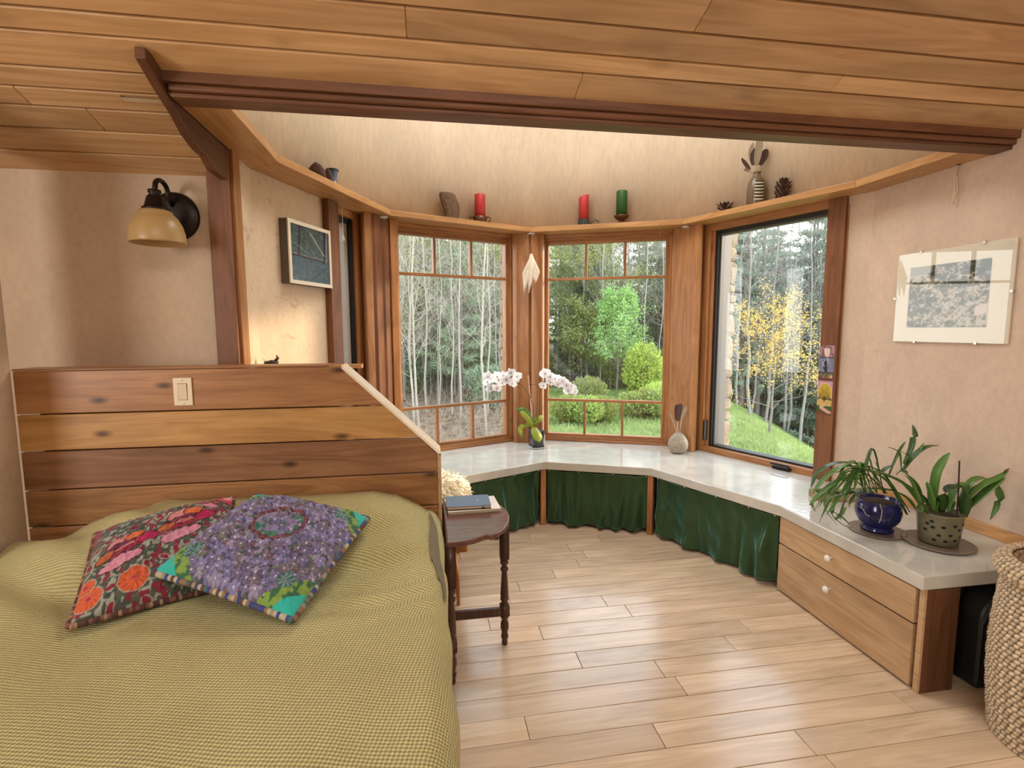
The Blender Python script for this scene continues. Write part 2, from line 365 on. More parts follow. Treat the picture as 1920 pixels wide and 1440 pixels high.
# walls --------------------------------------------------------------
S(MB().box(-4.1, -.93, 2.6, 2.8, -.05, 2.4).build('wall_back', P_WALL))
S(MB().box(-1.78, -1.618, 2.02, 2.30, -.05, 2.5).build('wall_left', P_WALL, bevel=.01))
S(MB().box(-4.15, -4.0, -3.7, 2.8, -.05, 3.4).build('wall_far_left', P_WALL))
S(MB().box(-4.1, 2.9, -3.75, -3.6, -.05, 3.5).build('wall_behind', P_WALL))
S(MB().box(XR, XR+.2, -3.7, 2.77, -.05, 3.9).build('wall_right', P_RIGHT))
# bay walls under the shelf: left side pieces
def wallpiece(name, a, b, t0, t1, z0, z1, m, th=.20, ins=0):
    u, n, ang, L_ = wallframe(a, b)
    return MB().box(t0, t1, -ins, th, z0, z1).build(name, m, None, loc=(a.x, a.y, 0), rz=ang)
u4, n4, ang4, L4 = wallframe(CM, BM)
wl = struct('wall_bay_left', (CM.x, CM.y, 0), ang4)
MB().box(-.02, .612, 0, .2, -.05, 2.33).build('plaster_panel', P_W4, wl)
MB().box(.612, L4, 0, .2, -.05, .5).build('plaster_panel', P_W4, wl)
S(MB().box(-1.0, XL-.001, 2.64, 2.905, -.05, 2.33).build('wall_bay_return', P_W4))
for nm, a, b, in (('wall_bay_front_left', BM, A0), ('wall_bay_front_right', A0, BP), ('wall_bay_right', BP, CP)):
    S(wallpiece(nm, a, b, 0, (b-a).length, -.05, .5, P_WALL))
u3, n3, ang3, L3 = wallframe(BP, CP)
S(wallpiece('wall_bay_right_strip', BP, CP, 1.12, L3+.02, .4, 2.33, P_RIGHT))
# tower wall above the shelf, corners rounded
def roundpath(pts, rad, seg=7):
    out = []
    for i, p in enumerate(pts):
        if i in (0, len(pts)-1): out.append(p); continue
        a = (pts[i-1]-p).normalized(); b = (pts[i+1]-p).normalized()
        ang = a.angle(b)/2; t = rad/math.tan(ang)
        p0, p1 = p+a*t, p+b*t
        for k in range(seg+1):
            s = k/seg; out.append(p0*(1-s)**2+p*2*s*(1-s)+p1*s*s)
    return out
tw = [Vector((XL, 2.13)), CM.copy(), BM.copy(), A0.copy(), BP.copy(), Vector((XR-.004, 2.76)), Vector((XR-.004, 2.13))]
path = roundpath(tw, .75)
vs, fs = [], []
def offp(i, o):
    a = path[max(i-1, 0)]; b = path[min(i+1, len(path)-1)]; t = (b-a).normalized(); return path[i]+Vector((-t.y, t.x))*o
for i in range(len(path)):
    p, q = path[i], offp(i, .2)
    vs += [(p.x, p.y, 2.33), (p.x, p.y, 3.9), (q.x, q.y, 2.33), (q.x, q.y, 3.9)]
for i in range(len(path)-1):
    a, b = 4*i, 4*i+4
    fs += [(a, b, b+1, a+1), (a+2, a+3, b+3, b+2), (a+1, b+1, b+3, a+3), (a, a+2, b+2, b)]
o = S(MB().add(vs, fs).build('wall_tower', P_TOWER, smooth=True))
o.data.polygons.foreach_set('use_smooth', [f[0] % 4 == 0 and f[1] % 4 == 0 or f[0] % 4 == 2 for f in fs])
S(MB().box(-1.2, 2.9, 2.0, 4.9, 3.85, 4.0).build('ceiling_tower', P_TOWER))
S(MB().box(-.889, XR, 2.05, 2.14, 2.36, 3.9).build('wall_above_beam', P_TOWER))
# shelf ring ----------------------------------------------------------
SF = [Vector((-.70, 2.10)), Vector((-.70, 2.74)), Vector((-.243, 3.855)), Vector((.866, 4.322)), Vector((1.974, 3.848)), Vector((2.46, 2.72)), Vector((2.46, 2.10))]
SB = [Vector((XL, 2.10)), CM, BM, A0, BP, CP, Vector((XR, 2.10))]
sh = struct('trim_1')
for i in range(6):
    a, b, c, d = SF[i], SF[i+1], SB[i+1], SB[i]
    ang = math.atan2((b-a).y, (b-a).x); mid = (a+b)/2
    rot = Matrix.Rotation(-ang, 2)
    poly = [tuple(rot @ (p-mid)) for p in (a, b, c, d)]
    o = MB().prism(poly, ZS0, ZS1).build('shelf_board', W_SHX, sh, bevel=.003, loc=(mid.x, mid.y, 0), rz=ang)
# beam ----------------------------------------------------------------
bm = struct('trim_2')
MB().box(-.885, XR, 2.005, 2.13, 2.345, 2.40).build('beam_upper', W_DKX, bm, bevel=.003)
MB().box(-.865, XR, 2.018, 2.13, 2.322, 2.345).build('beam_middle', W_DKX, bm, bevel=.008)
MB().box(-.865, XR, 2.036, 2.12, 2.306, 2.322).build('beam_lower', W_DKX, bm, bevel=.004)
MB().box(-.865, XR, 2.012, 2.13, 2.368, 2.376).build('beam_bead', W_DKX, bm, bevel=.003)
# brace
bp = [(1.905, 2.40), (1.905, 2.365), (1.99, 2.325), (2.116, 2.275), (2.188, 2.235), (2.284, 2.208), (2.348, 2.206), (2.42, 2.17), (2.55, 2.17), (2.62, 2.17), (2.62, 2.31), (2.05, 2.32), (2.05, 2.40)]
n_ = len(bp); vs = [(-.905, y, z) for y, z in bp]+[(-.872, y, z) for y, z in bp]
S(MB().add(vs, [tuple(range(n_)), tuple(range(2*n_-1, n_-1, -1))]+[((i+1) % n_, i, n_+i, n_+(i+1) % n_) for i in range(n_)]).build('trim_3', W_DKY, bevel=.004))
# alcove post
S(MB().box(-.962, -.868, 2.555, 2.66, 0, 2.315).build('trim_4', W_DKZ, bevel=.004))
S(MB().box(-.868, -.852, 2.575, 2.66, 0, 2.31).build('trim_5', W_FIRZ, bevel=.002))
# backsplash strip along right wall
S(MB().box(XR-.02, XR, 1.66, 2.62, ZC1, .562).build('trim_6', W_SHY, bevel=.003))
# corner posts --------------------------------------------------------
def mirror(p): return (2*.866-p[0], p[1])
def post(name, polys, m=W_FIRZ):
    e = struct(name)
    for i, (poly, mm, z0, z1) in enumerate(polys): MB().prism(poly, z0, z1).build('post_board', mm, e, bevel=.003)
    return e
uW2, nW2, angW2, LW2 = wallframe(A0, BP); uW1, nW1, angW1, LW1 = wallframe(BM, A0)
def w2(t, o=0): p = A0+uW2*t+nW2*o; return (p.x, p.y)
def w3(t, o=0): p = BP+u3*t+n3*o; return (p.x, p.y)
# centre post at the apex
cpoly = [w2(.115, -.0), w2(.115, .14), (A0.x, A0.y+.2), mirror(w2(.115, .14)), mirror(w2(.115, 0)), (.738, 4.44), (.770, 4.405), (.855, 4.36), (.855, 4.39), (.877, 4.39), (.877, 4.36), (.962, 4.405), (.994, 4.44)]
post('trim_7', [(cpoly, W_FIRZ, ZC1, ZS0), ([(.745, 4.437), (.775, 4.40), (.752, 4.385), (.726, 4.42)], W_FIRZ, ZC1, ZS0), ([mirror(p) for p in [(.745, 4.437), (.775, 4.40), (.752, 4.385), (.726, 4.42)]], W_FIRZ, ZC1, ZS0)])
rpoly = [w2(1.253, 0), w2(1.253, .14), (BP.x+.14, BP.y+.14), w3(.115, .14), w3(.115, 0), (2.150, 3.845), (2.120, 3.80), (2.085, 3.808), (2.050, 3.90), (2.005, 3.99), (1.99, 4.03)]
post('trim_8', [(rpoly, W_FIRZ, ZC1, ZS0), ([(2.072, 3.825), (2.082, 3.798), (2.108, 3.79), (2.105, 3.83)], W_FIRZ, ZC1, ZS0)])
lpoly = [mirror(p) for p in rpoly]
post('trim_9', [(lpoly, W_DKZ, ZC1, ZS0), ([(-.205, 4.02), (-.215, 3.975), (-.26, 3.955), (-.30, 4.00)], W_FIRZ, ZC1, ZS0), ([(-.27, 3.965), (-.30, 3.90), (-.335, 3.89), (-.33, 3.97)], W_DKZ, ZC1, ZS0), ([(-.375, 3.78), (-.42, 3.745), (-.46, 3.84), (-.40, 3.86)], W_FIRZ, ZC1, ZS0)])
# W4 dark stop board beside the picture and W3 board with the postcards
e = struct('trim_10', (CM.x, CM.y, 0), ang4); MB().box(.608, .722, -.045, .10, 0, ZS0).build('post_board', W_DKZ, e, bevel=.003)
e = struct('trim_11', (BP.x, BP.y, 0), ang3); MB().box(1.085, 1.192, -.032, .12, ZC1, ZS0).build('post_board', W_DKZ, e, bevel=.003)
# windows -------------------------------------------------------------
def gridwindow(name, a, ang, t0, t1):
    e = struct(name, (a.x, a.y, 0), ang); z0, z1 = ZC1, ZS0
    def frame(nm, m0, m1, y0, y1, w, zb, zt):
        MB().box(m0, m0+w, y0, y1, zb, zt).build(nm, W_FIRZ, e, bevel=.003)
        MB().box(m1-w, m1, y0, y1, zb, zt).build(nm, W_FIRZ, e, bevel=.003)
        MB().box(m0+w, m1-w, y0, y1, zt-w, zt).build(nm, W_FIRX, e, bevel=.003)
        MB().box(m0+w, m1-w, y0, y1, zb, zb+w*.8).build(nm, W_FIRX, e, bevel=.003)
    frame('window_frame', t0, t1, -.008, .14, .026, z0, z1)
    frame('window_stop', t0+.026, t1-.026, .012, .14, .016, z0+.021, z1-.026)
    frame('window_bead', t0+.042, t1-.042, .028, .14, .010, z0+.034, z1-.042)
    frame('window_sash', t0+.052, t1-.052, .04, .10, .022, z0+.042, z1-.052)
    g0, g1, h0, h1 = t0+.074, t1-.074, z0+.058, z1-.074
    bar = .011; zt, zb = 1.938, .868
    MB().box(g0, g1, .045, .085, zt-bar, zt+bar).build('muntin', W_FIRX, e, bevel=.002)
    MB().box(g0, g1, .045, .085, zb-bar, zb+bar).build('muntin', W_FIRX, e, bevel=.002)
    c = [g0+(g1-g0)*k/3 for k in range(4)]
    for k in (1, 2):
        MB().box(c[k]-bar, c[k]+bar, .046, .084, zt+bar, h1).build('muntin', W_FIRZ, e, bevel=.002)
        MB().box(c[k]-bar, c[k]+bar, .046, .084, h0, zb-bar).build('muntin', W_FIRZ, e, bevel=.002)
    for k in range(3):
        MB().box(c[k], c[k+1], .063, .067, zt, h1).build('pane', GLASS, e)
        MB().box(c[k], c[k+1], .063, .067, h0, zb).build('pane', GLASS, e)
    MB().box(g0, g1, .063, .067, zb, zt).build('pane', GLASS, e)
    return e
w_2 = gridwindow('window_2', A0, angW2, .115, 1.253)
w_1 = gridwindow('window_1', BM, angW1, LW1-1.253, LW1-.115)
# window 3: casement with one pane
e = struct('window_3', (BP.x, BP.y, 0), ang3)
for nm, x0, x1, y0, y1, z0, z1, m in (
    ('window_frame', .115, .185, -.005, .14, ZC1, ZS0, W_FIRZ), ('window_frame', .185, 1.19, -.005, .14, 2.262, ZS0, W_FIRX), ('window_frame', .185, 1.19, -.005, .14, ZC1, .548, W_FIRX),
    ('window_frame', 1.15, 1.20, -.005, .14, .548, 2.262, W_FIRZ),
    ('window_sash', .185, .212, .03, .12, .548, 2.262, W_FIRZ),
    ('window_gasket', .212, .236, .04, .12, .55, 2.262, BLACK), ('window_gasket', .236, 1.15, .04, .12, 2.242, 2.262, BLACK), ('window_gasket', .236, 1.15, .04, .12, .548, .562, BLACK), ('window_gasket', 1.13, 1.15, .04, .12, .562, 2.242, BLACK),
    ('window_cladding', .236, .250, .06, .11, .562, 2.242, PAINT), ('window_cladding', .250, 1.13, .06, .11, 2.226, 2.242, PAINT), ('window_cladding', .222, .240, .11, .20, .50, 2.30, PAINT2)):
    MB().box(x0, x1, y0, y1, z0, z1).build(nm, m, e, bevel=.002)
MB().box(.23, 1.14, .072, .077, .555, 2.25).build('pane', GLASS, e)
MB().box(.197, .209, -.02, .03, .60, .76).build('latch', IRON, e, bevel=.004)
cr = MB().box(.80, .93, -.035, .0, .508, .532).build('crank_housing', IRON, e, bevel=.008)
MB().tube([(.92, -.03, .53), (.93, -.04, .545), (.85, -.045, .548), (.80, -.045, .545)], .006, 8).build('crank_handle', IRON, cr, smooth=True)
# window 4: narrow window on the left flank, seen almost edge on
e = struct('window_4', (CM.x, CM.y, 0), ang4)
for nm, x0, x1, y0, y1, z0, z1, m in (
    ('window_frame', .70, L4, -.0, .14, 2.262, ZS0, W_FIRX), ('window_frame', .70, L4, -.0, .14, ZC1, .55, W_FIRX), ('window_frame', .995, 1.10, -.0, .14, .55, 2.262, W_FIRZ),
    ('window_gasket', .972, .995, .02, .12, .55, 2.262, BLACK), ('window_gasket', .70, .955, .03, .12, 2.23, 2.262, BLACK), ('window_gasket', .70, .955, .03, .12, .55, .57, BLACK),
    ('window_cladding', .930, .972, .05, .16, .57, 2.23, plain('taupe_cladding', (.42, .37, .31), .5)), ('window_cladding', .905, .925, .16, .20, .55, 2.25, PAINT2), ('window_cladding', .88, .92, .20, .75, .50, 2.4, plain('slate_blue_siding', (.40, .44, .52), .6)),
    ('window_frame', 1.10, L4, .02, .2, .5, 2.31, W_FIRZ)):
    MB().box(x0, x1, y0, y1, z0, z1).build(nm, m, e, bevel=.002)
MB().box(.70, .96, .072, .077, .56, 2.25).build('pane', GLASS, e)
pc = MB().tube([(.79, -.03, 2.305), (.79, -.03, 2.12)], .0022, 6).build('pull_cord', WHITE, None, loc=(CM.x, CM.y, 0), rz=ang4)
tag(pc, 'white pull cord hanging before the narrow side window, with a drop-shaped bob', 'cord')
MB().lathe([(.001, 2.075), (.008, 2.085), (.009, 2.10), (.003, 2.125)], 10, .79, -.03).build('bob', WHITE, pc, smooth=True)

# ------------------------------------------------------------------ window seat: worktop, posts, curtains, drawers
FX = .866
F0, F1, F2, F3 = Vector((.203, 3.42)), Vector((.845, 3.712)), Vector((1.560, 3.412)), Vector((1.940, 2.52))
wt = [(XR, 1.68), (1.945, 1.68), tuple(F3), tuple(F2), tuple(F1), tuple(F0), (-.30, 3.40), (-.645, 3.40), tuple(BM), tuple(A0), tuple(BP), (CP.x-.002, CP.y)]
o = MB().prism(wt, ZC0, ZC1).build('worktop', CONC, bevel=.005)
tag(o, 'pale polished concrete worktop running round under the bay windows', 'worktop')
sp = thing('support_post', 'fir post under the worktop corner below the centre window post', 'post', (F1.x, F1.y+.035, 0))
MB().box(-.02, .02, -.02, .02, 0, ZC0).build('shaft', W_FIRZ, sp, bevel=.003)
sp2 = copy_tree(sp); sp2.location = (F2.x+.02, F2.y+.022, 0); sp2.rotation_euler = (0, 0, R(-45))
sp2['label'] = 'fir post between the middle green curtain and the one beside the drawers'
def satin(name):
    m, nt, b = mat(name); L = nt.links.new
    b.inputs['Base Color'].default_value = (.036, .072, .026, 1); b.inputs['Roughness'].default_value = .30; b.inputs['Metallic'].default_value = .35
    b.inputs['Specular IOR Level'].default_value = .65; b.inputs['Specular Tint'].default_value = (.62, 1.0, .9, 1)
    b.inputs['Sheen Weight'].default_value = .75; b.inputs['Sheen Tint'].default_value = (.25, .75, .68, 1); b.inputs['Sheen Roughness'].default_value = .4
    tc = N(nt, 'ShaderNodeTexCoord'); n2 = N(nt, 'ShaderNodeTexNoise', Scale=16, Detail=4); bp = N(nt, 'ShaderNodeBump', Strength=.25, Distance=.01)
    L(tc.outputs['Object'], n2.inputs['Vector']); L(n2.outputs['Fac'], bp.inputs['Height']); L(bp.outputs[0], b.inputs['Normal']); return m
SATIN = satin('green_satin')
_rs = random.Random(2); FOLDS = {q: [(_rs.random(), _rs.choice((-1, 1, 1))*_rs.uniform(.012, .030), _rs.uniform(.012, .035)) for _ in range(13)] for q in (1, 2, 3)}
def curtain(a, b, pins, seed, label, amp=.010, gath=0, kink=()):
    u = (b-a).normalized(); n = Vector((-u.y, u.x)); L_ = (b-a).length
    e = thing('curtain', label, 'curtain', (a.x, a.y, 0), math.atan2(u.y, u.x), 'green satin curtains under the worktop')
    nx, nz = 90, 26; P = []
    for j in range(nz+1):
        row = []; v = j/nz
        for i in range(nx+1):
            x = i/nx; X = x*L_
            w = noise.noise(Vector((X*5+seed*9, v*.8, seed)))*1.0+.5*noise.noise(Vector((X*13+seed*3, v*1.2+X, seed+4)))
            diag = .6*noise.noise(Vector(((X-v*.35)*9, v*2, seed+8)))
            dep = 1.5*(amp*(w+diag))*(.3+1.0*v)
            for kx, ka, kw in FOLDS[seed]: dep += ka*math.exp(-((X-kx*L_-.05*(v-.5)*math.sin(kx*40))/kw)**2)*(.15+v)
            for kx, ka in kink: dep += ka*math.exp(-((X-kx-.03*math.sin(v*3))/.03)**2)*(.2+v)
            topz = ZC0-.004-.010*abs(math.sin(PI*x*(len(pins)-1)))
            botz = .030+.012*noise.noise(Vector((X*4, seed, 2)))-.012*math.sin(x*PI)
            row.append((X, .026+.012-dep, topz+(botz-topz)*v))
        P.append(row)
    c = MB().grid(P).build('fabric', SATIN, e, smooth=True)
    s = c.modifiers.new('sol', 'SOLIDIFY'); s.thickness = .002
    for t in pins:
        MB().lathe([(.001, -.004), (.0045, -.002), (.0045, .002), (.001, .004)], 8).build('pin', WHITE, e, smooth=True, loc=(t*L_, .022, ZC0-.012))
    return e
curtain(F0+(F1-F0).normalized()*.0, F1-(F1-F0).normalized()*.02, (.02, .3, .65, .98), 1, 'leftmost green curtain under the worktop, half hidden by the side table', .016, kink=((.30, .02), (.45, .022), (.62, -.014), (.85, .016)))
curtain(F1+(F2-F1).normalized()*.02, F2-(F2-F1).normalized()*.012, (.02, .32, .66, .98), 2, 'middle green curtain below the two gridded windows', .016, kink=((.22, .010), (.55, -.010), (.78, .012)))
curtain(F2+(F3-F2).normalized()*.035, F3-(F3-F2).normalized()*.03, (.02, .28, .55, .8, .98), 3, 'green curtain with bluish sheen between a fir post and the drawers', .022, kink=((.52, .032), (.38, -.012), (.2, .016), (.8, .020), (.92, -.012)))
# toe board behind curtain three
u23 = (F3-F2).normalized()
# drawer cabinet
cb = thing('drawer_cabinet', 'low wooden cabinet with two long drawers under the worktop end', 'cabinet', (1.958, 1.68, 0))
MB().box(.022, .04, .02, .86, .0, ZC0).build('carcass', W_CABX, cb)
MB().box(.0, .16, 0, .022, 0, ZC0).build('side_panel', W_DRAW, cb, bevel=.002)
MB().box(.012, .165, -.003, .004, 0, ZC0).build('end_panel', W_CABX, cb)
MB().box(.165, .66, .10, .12, 0, ZC0).build('back_panel', W_CABX, cb)
for z0, z1, ly in ((.287, .437, .45), (.012, .279, .45)):
    d = MB().box(-.004, .018, .036, .862, z0, z1).build('drawer', W_DRAW, cb, bevel=.002)
    kb = MB().lathe([(.006, 0), (.006, .012), (.010, .018), (.016, .024), (.017, .031), (.012, .037), (.001, .039)], 16).build('knob', WHITE, d, smooth=True, loc=(-.004, .475, .368 if z0 > .2 else .207))
    kb.rotation_euler = (0, -PI/2, 0)
# black case beside the cabinet
bc = thing('carrying_case', 'black soft case standing in the dark beside the cabinet', 'case', (2.42, 1.705, 0))
prof = []
for k in range(9):
    a = PI/2+PI/2*k/8; prof.append((-.10+.10*math.cos(a), .30+.10*math.sin(a)))
pl = [(-.20, 0), (.12, 0), (.12, .40)]+[(p[0], p[1]) for p in prof]
n_ = len(pl); vs = [(x, -.05, z) for x, z in pl]+[(x, .06, z) for x, z in pl]
MB().add(vs, [tuple(range(n_)), tuple(range(2*n_-1, n_-1, -1))]+[((i+1) % n_, i, n_+i, n_+(i+1) % n_) for i in range(n_)]).build('body', BLACK, bc, bevel=.015)
MB().tube([(-.205+.0*k, -.052, .04+.25*k/6) for k in range(7)]+[(-.17, -.052, .37), (-.10, -.052, .402), (.05, -.052, .402)], .004, 6).build('zip', plain('grey_zip', (.05, .05, .05), .5), bc)

# ------------------------------------------------------------------ headboard partition with planks, cap and light switch
YH = 2.30
hb = thing('headboard', 'knotty wooden plank headboard with a sloping right end behind the bed', 'headboard', (0, YH, 0))
xt, zt_, xe, ze = -.372, 1.345, .036, .945
def xcut(z): return xe if z <= ze else xe+(z-ze)*(xt-xe)/(zt_-ze)
zb = [1.345, 1.170, 1.020, .859, .705, .55, .40]
for k in range(len(zb)-1):
    z1, z0 = zb[k]-.0025, zb[k+1]+.0025
    pts = [(-1.616, z0), (xcut(z0)-.006, z0)]
    if z0 < ze < z1: pts.append((xe-.006, ze-.004))
    pts += [(xcut(z1)-.006, z1), (-1.616, z1)]
    n_ = len(pts); vs = [(x, 0, z) for x, z in pts]+[(x, .022, z) for x, z in pts]
    MB().add(vs, [tuple(range(n_)), tuple(range(2*n_-1, n_-1, -1))]+[((i+1) % n_, i, n_+i, n_+(i+1) % n_) for i in range(n_)]).build('plank', W_HEADS[(0, 1, 2, 3, 0, 2)[k]], hb, bevel=.003)
MB().box(-1.6, .02, .10, .125, .0, .90).build('backing', W_HEAD, hb)
MB().box(-1.6, -.40, .10, .125, .9, 1.33).build('backing', W_HEAD, hb)
MB().box(-1.616, xt-.05, -.004, .13, 1.345, 1.352).build('top_cap', W_HEAD, hb, bevel=.002)
dv = Vector((xe-xt, 0, ze-zt_)).normalized(); nn = Vector((-dv.z, 0, dv.x))
p0, p1 = Vector((xt, 0, zt_+.005)), Vector((xe+.008, 0, ze+.003))
def rect(p): return [(p.x, -.004, p.z), (p.x, .14, p.z), (p.x, .14, p.z-.014), (p.x, -.004, p.z-.014)]
mb = MB(); a = rect(p0); b_ = rect(p1); mb.hex(a, b_)
CAPM = wood('cap_maple', (.86, .74, .58), (.76, .60, .42), 'X', 1, .3, 0, .03)
mb.build('sloping_cap', CAPM, hb)
MB().box(xe-.006, xe+.010, -.004, .14, 0, ze).build('end_cap', W_DRAW, hb, bevel=.002)
ls = thing('light_switch', 'ivory rocker light switch on the headboard top plank', 'switch', (-1.004, YH-.001, 1.25))
MB().box(-.036, .036, -.006, 0, -.058, .058).build('plate', IVORY, ls, bevel=.003)
o = MB().hex([(-.016, -.0065, -.033), (.016, -.0065, -.033), (.016, -.0065, .033), (-.016, -.0065, .033)][::-1], [(-.016, -.0075, -.032), (.016, -.0075, -.032), (.016, -.011, .032), (-.016, -.011, .032)][::-1]).build('rocker', plain('ivory_rocker', (.74, .62, .43), .4, var=.02), ls)
MB().box(-.0185, .0185, -.0064, -.002, -.0355, .0355).build('surround', plain('ivory_gap', (.36, .28, .17), .6), ls)
for z in (.048, -.048):
    s_ = MB().lathe([(.003, 0), (.003, .002), (.001, .0025)], 10).build('screw', STEEL, ls, loc=(0, -.006, z)); s_.rotation_euler = (PI/2, 0, 0)

# ------------------------------------------------------------------ bed
XE = .046
hx = [-1.7, -1.5, -1.3, -1.14, -.9, -.5, -.25, -.15, -.05, .02, .05]
hh = [.00, .03, .085, .145, .15, .148, .158, .13, .075, .02, 0]
def hump(x): return float(np.interp(x, hx, hh))
def zbed(x, y):
    s = sm(1.72, 2.10, y)
    z = .655+hump(x)*s-.015*sm(2.2, 2.29, y)
    z += .012*noise.noise(Vector((x*2.2, y*1.6, 3)))+.006*noise.noise(Vector((x*6, y*5, 7)))
    # folds left of the cushions and creases right of them
    l = sm(-.85, -1.25, x)*sm(1.5, 1.8, y)
    z += l*.016*math.sin((x*.8+y*1.0)*22+2*noise.noise(Vector((x*2, y*2, 1))))
    q = sm(-.5, -.2, x)*sm(1.35, 1.6, y)*sm(2.15, 1.9, y)
    z += q*.008*math.sin((y*1.0-x*.25)*46+3*noise.noise(Vector((x*3, y*3, 5))))
    return z
def spreadmat():
    m, nt, b = mat('mustard_bedspread'); L = nt.links.new
    tc = N(nt, 'ShaderNodeTexCoord'); sp = N(nt, 'ShaderNodeSeparateXYZ')
    wp = N(nt, 'ShaderNodeTexNoise', Scale=30, Detail=2); wa = N(nt, 'ShaderNodeVectorMath', operation='SCALE'); wa.inputs['Scale'].default_value = .004
    L(tc.outputs['Object'], wp.inputs['Vector']); L(wp.outputs['Color'], wa.inputs[0])
    va = N(nt, 'ShaderNodeVectorMath', operation='ADD'); L(tc.outputs['Object'], va.inputs[0]); L(wa.outputs[0], va.inputs[1]); L(va.outputs[0], sp.inputs[0])
    yz = N(nt, 'ShaderNodeMath', operation='SUBTRACT'); L(sp.outputs['X'], yz.inputs[0]); L(sp.outputs['Z'], yz.inputs[1])
    def wave(kx, ky):
        a = N(nt, 'ShaderNodeMath', operation='MULTIPLY'); a.inputs[1].default_value = kx; L(yz.outputs[0], a.inputs[0])
        c = N(nt, 'ShaderNodeMath', operation='MULTIPLY_ADD'); c.inputs[1].default_value = ky; L(sp.outputs['Y'], c.inputs[0]); L(a.outputs[0], c.inputs[2])
        s = N(nt, 'ShaderNodeMath', operation='SINE'); L(c.outputs[0], s.inputs[0]); return s
    k = 2*PI/.0155
    a, c = wave(k, k*.62), wave(k*.62, -k)
    mu = N(nt, 'ShaderNodeMath', operation='MULTIPLY'); L(a.outputs[0], mu.inputs[0]); L(c.outputs[0], mu.inputs[1])
    mr = N(nt, 'ShaderNodeMapRange'); mr.inputs['From Min'].default_value = -.75; mr.inputs['From Max'].default_value = .55; L(mu.outputs[0], mr.inputs['Value'])
    rp = N(nt, 'ShaderNodeValToRGB'); rp.color_ramp.elements[0].color = (.30, .265, .10, 1); rp.color_ramp.elements[1].color = (.70, .63, .30, 1); L(mr.outputs[0], rp.inputs[0])
    n3 = N(nt, 'ShaderNodeTexNoise', Scale=6, Detail=4); L(tc.outputs['Object'], n3.inputs['Vector'])
    m3 = N(nt, 'ShaderNodeMapRange'); m3.inputs['To Min'].default_value = .88; m3.inputs['To Max'].default_value = 1.1; L(n3.outputs['Fac'], m3.inputs['Value'])
    hs = N(nt, 'ShaderNodeHueSaturation'); L(rp.outputs[0], hs.inputs['Color']); L(m3.outputs[0], hs.inputs['Value']); L(hs.outputs[0], b.inputs['Base Color'])
    b.inputs['Roughness'].default_value = .85; b.inputs['Specular IOR Level'].default_value = .2; b.inputs['Sheen Weight'].default_value = .12
    bp = N(nt, 'ShaderNodeBump', Strength=.8, Distance=.005); L(mr.outputs[0], bp.inputs['Height']); L(bp.outputs[0], b.inputs['Normal']); return m
SPREAD = spreadmat()
yl = [.25+(2.285-.25)*j/130 for j in range(131)]
xs = [-1.60+(XE-.07+1.60)*i/100 for i in range(101)]
P = []
for y in yl:
    row = [(x, y, zbed(x, y)) for x in xs]
    z0 = row[-1][2]; rr = .06+.045*sm(1.7, 2.1, y); x0 = xs[-1]
    wv = .006*noise.noise(Vector((y*5, 0, 3)))+.004*math.sin(y*19)
    for k in range(1, 9):
        a = PI/2*k/8; row.append((x0+.07*math.sin(a)+wv*k/8, y, z0-rr*(1-math.cos(a))))
    zz = row[-1][2]
    for k in range(1, 17):
        t = k/16; row.append((XE+wv+.010*t*noise.noise(Vector((y*6, t*1.5, 9)))-.012*t, y, zz-(zz-.10)*t))
    P.append(row)
bs = thing('bedspread', 'mustard yellow woven bedspread covering the whole bed', 'bedspread', (0, 0, 0))
MB().grid(P).build('cover', SPREAD, bs, smooth=True)
P = []
for k in range(17):   # shade of the fold along the edge, painted as a dark strip
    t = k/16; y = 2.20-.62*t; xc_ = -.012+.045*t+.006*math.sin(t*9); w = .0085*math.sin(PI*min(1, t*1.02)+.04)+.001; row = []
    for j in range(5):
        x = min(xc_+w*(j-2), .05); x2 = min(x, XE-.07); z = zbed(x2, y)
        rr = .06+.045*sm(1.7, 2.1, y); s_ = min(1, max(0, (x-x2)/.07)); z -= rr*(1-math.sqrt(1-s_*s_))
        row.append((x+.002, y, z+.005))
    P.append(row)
tag(MB().grid(P).build('lining_or_shade', plain('fold_shade', (.17, .14, .085), .9), bs, smooth=True), 'shade of the edge fold put in as a dark strip')
bd = thing('bed', 'bed base and mattress hidden under the mustard bedspread', 'bed', (0, 0, 0))
MB().box(-1.58, -.0, .3, 2.26, .32, .60).build('mattress', PAPER, bd, bevel=.04)
MB().box(-1.58, -.02, .3, 2.27, .0, .31).build('base', W_CABX, bd, bevel=.01)

# cushions: shaped panel between four corners resting on the bed
def onbed(px, py, off):
    v = ray(px, py); t = .6
    while t < 6:
        p = CO+v*t
        if p.z < zbed(min(p.x, XE-.02), min(p.y, 2.28))+off: return p
        t += .003
    return CO+v*2
def painter(n):
    v, u = np.meshgrid(np.linspace(0, 1, n), np.linspace(0, 1, n)); return u, v, np.zeros((n, n, 3))
def ell(u, v, cx, cy, a, b, ang=0):
    c, s = math.cos(ang), math.sin(ang); x = (u-cx)*c+(v-cy)*s; y = -(u-cx)*s+(v-cy)*c
    return np.sqrt((x/a)**2+(y/b)**2)
def put(img, mask, col): img[mask] = col
def vnoise(u, v, f, seed):
    rs = np.random.RandomState(seed); g = rs.rand(int(f)+3, int(f)+3); x, y = u*f, v*f
    i, j = x.astype(int), y.astype(int); fx, fy = x-i, y-j; fx = fx*fx*(3-2*fx); fy = fy*fy*(3-2*fy)
    return (g[i, j]*(1-fx)+g[i+1, j]*fx)*(1-fy)+(g[i, j+1]*(1-fx)+g[i+1, j+1]*fx)*fy
NP = 190
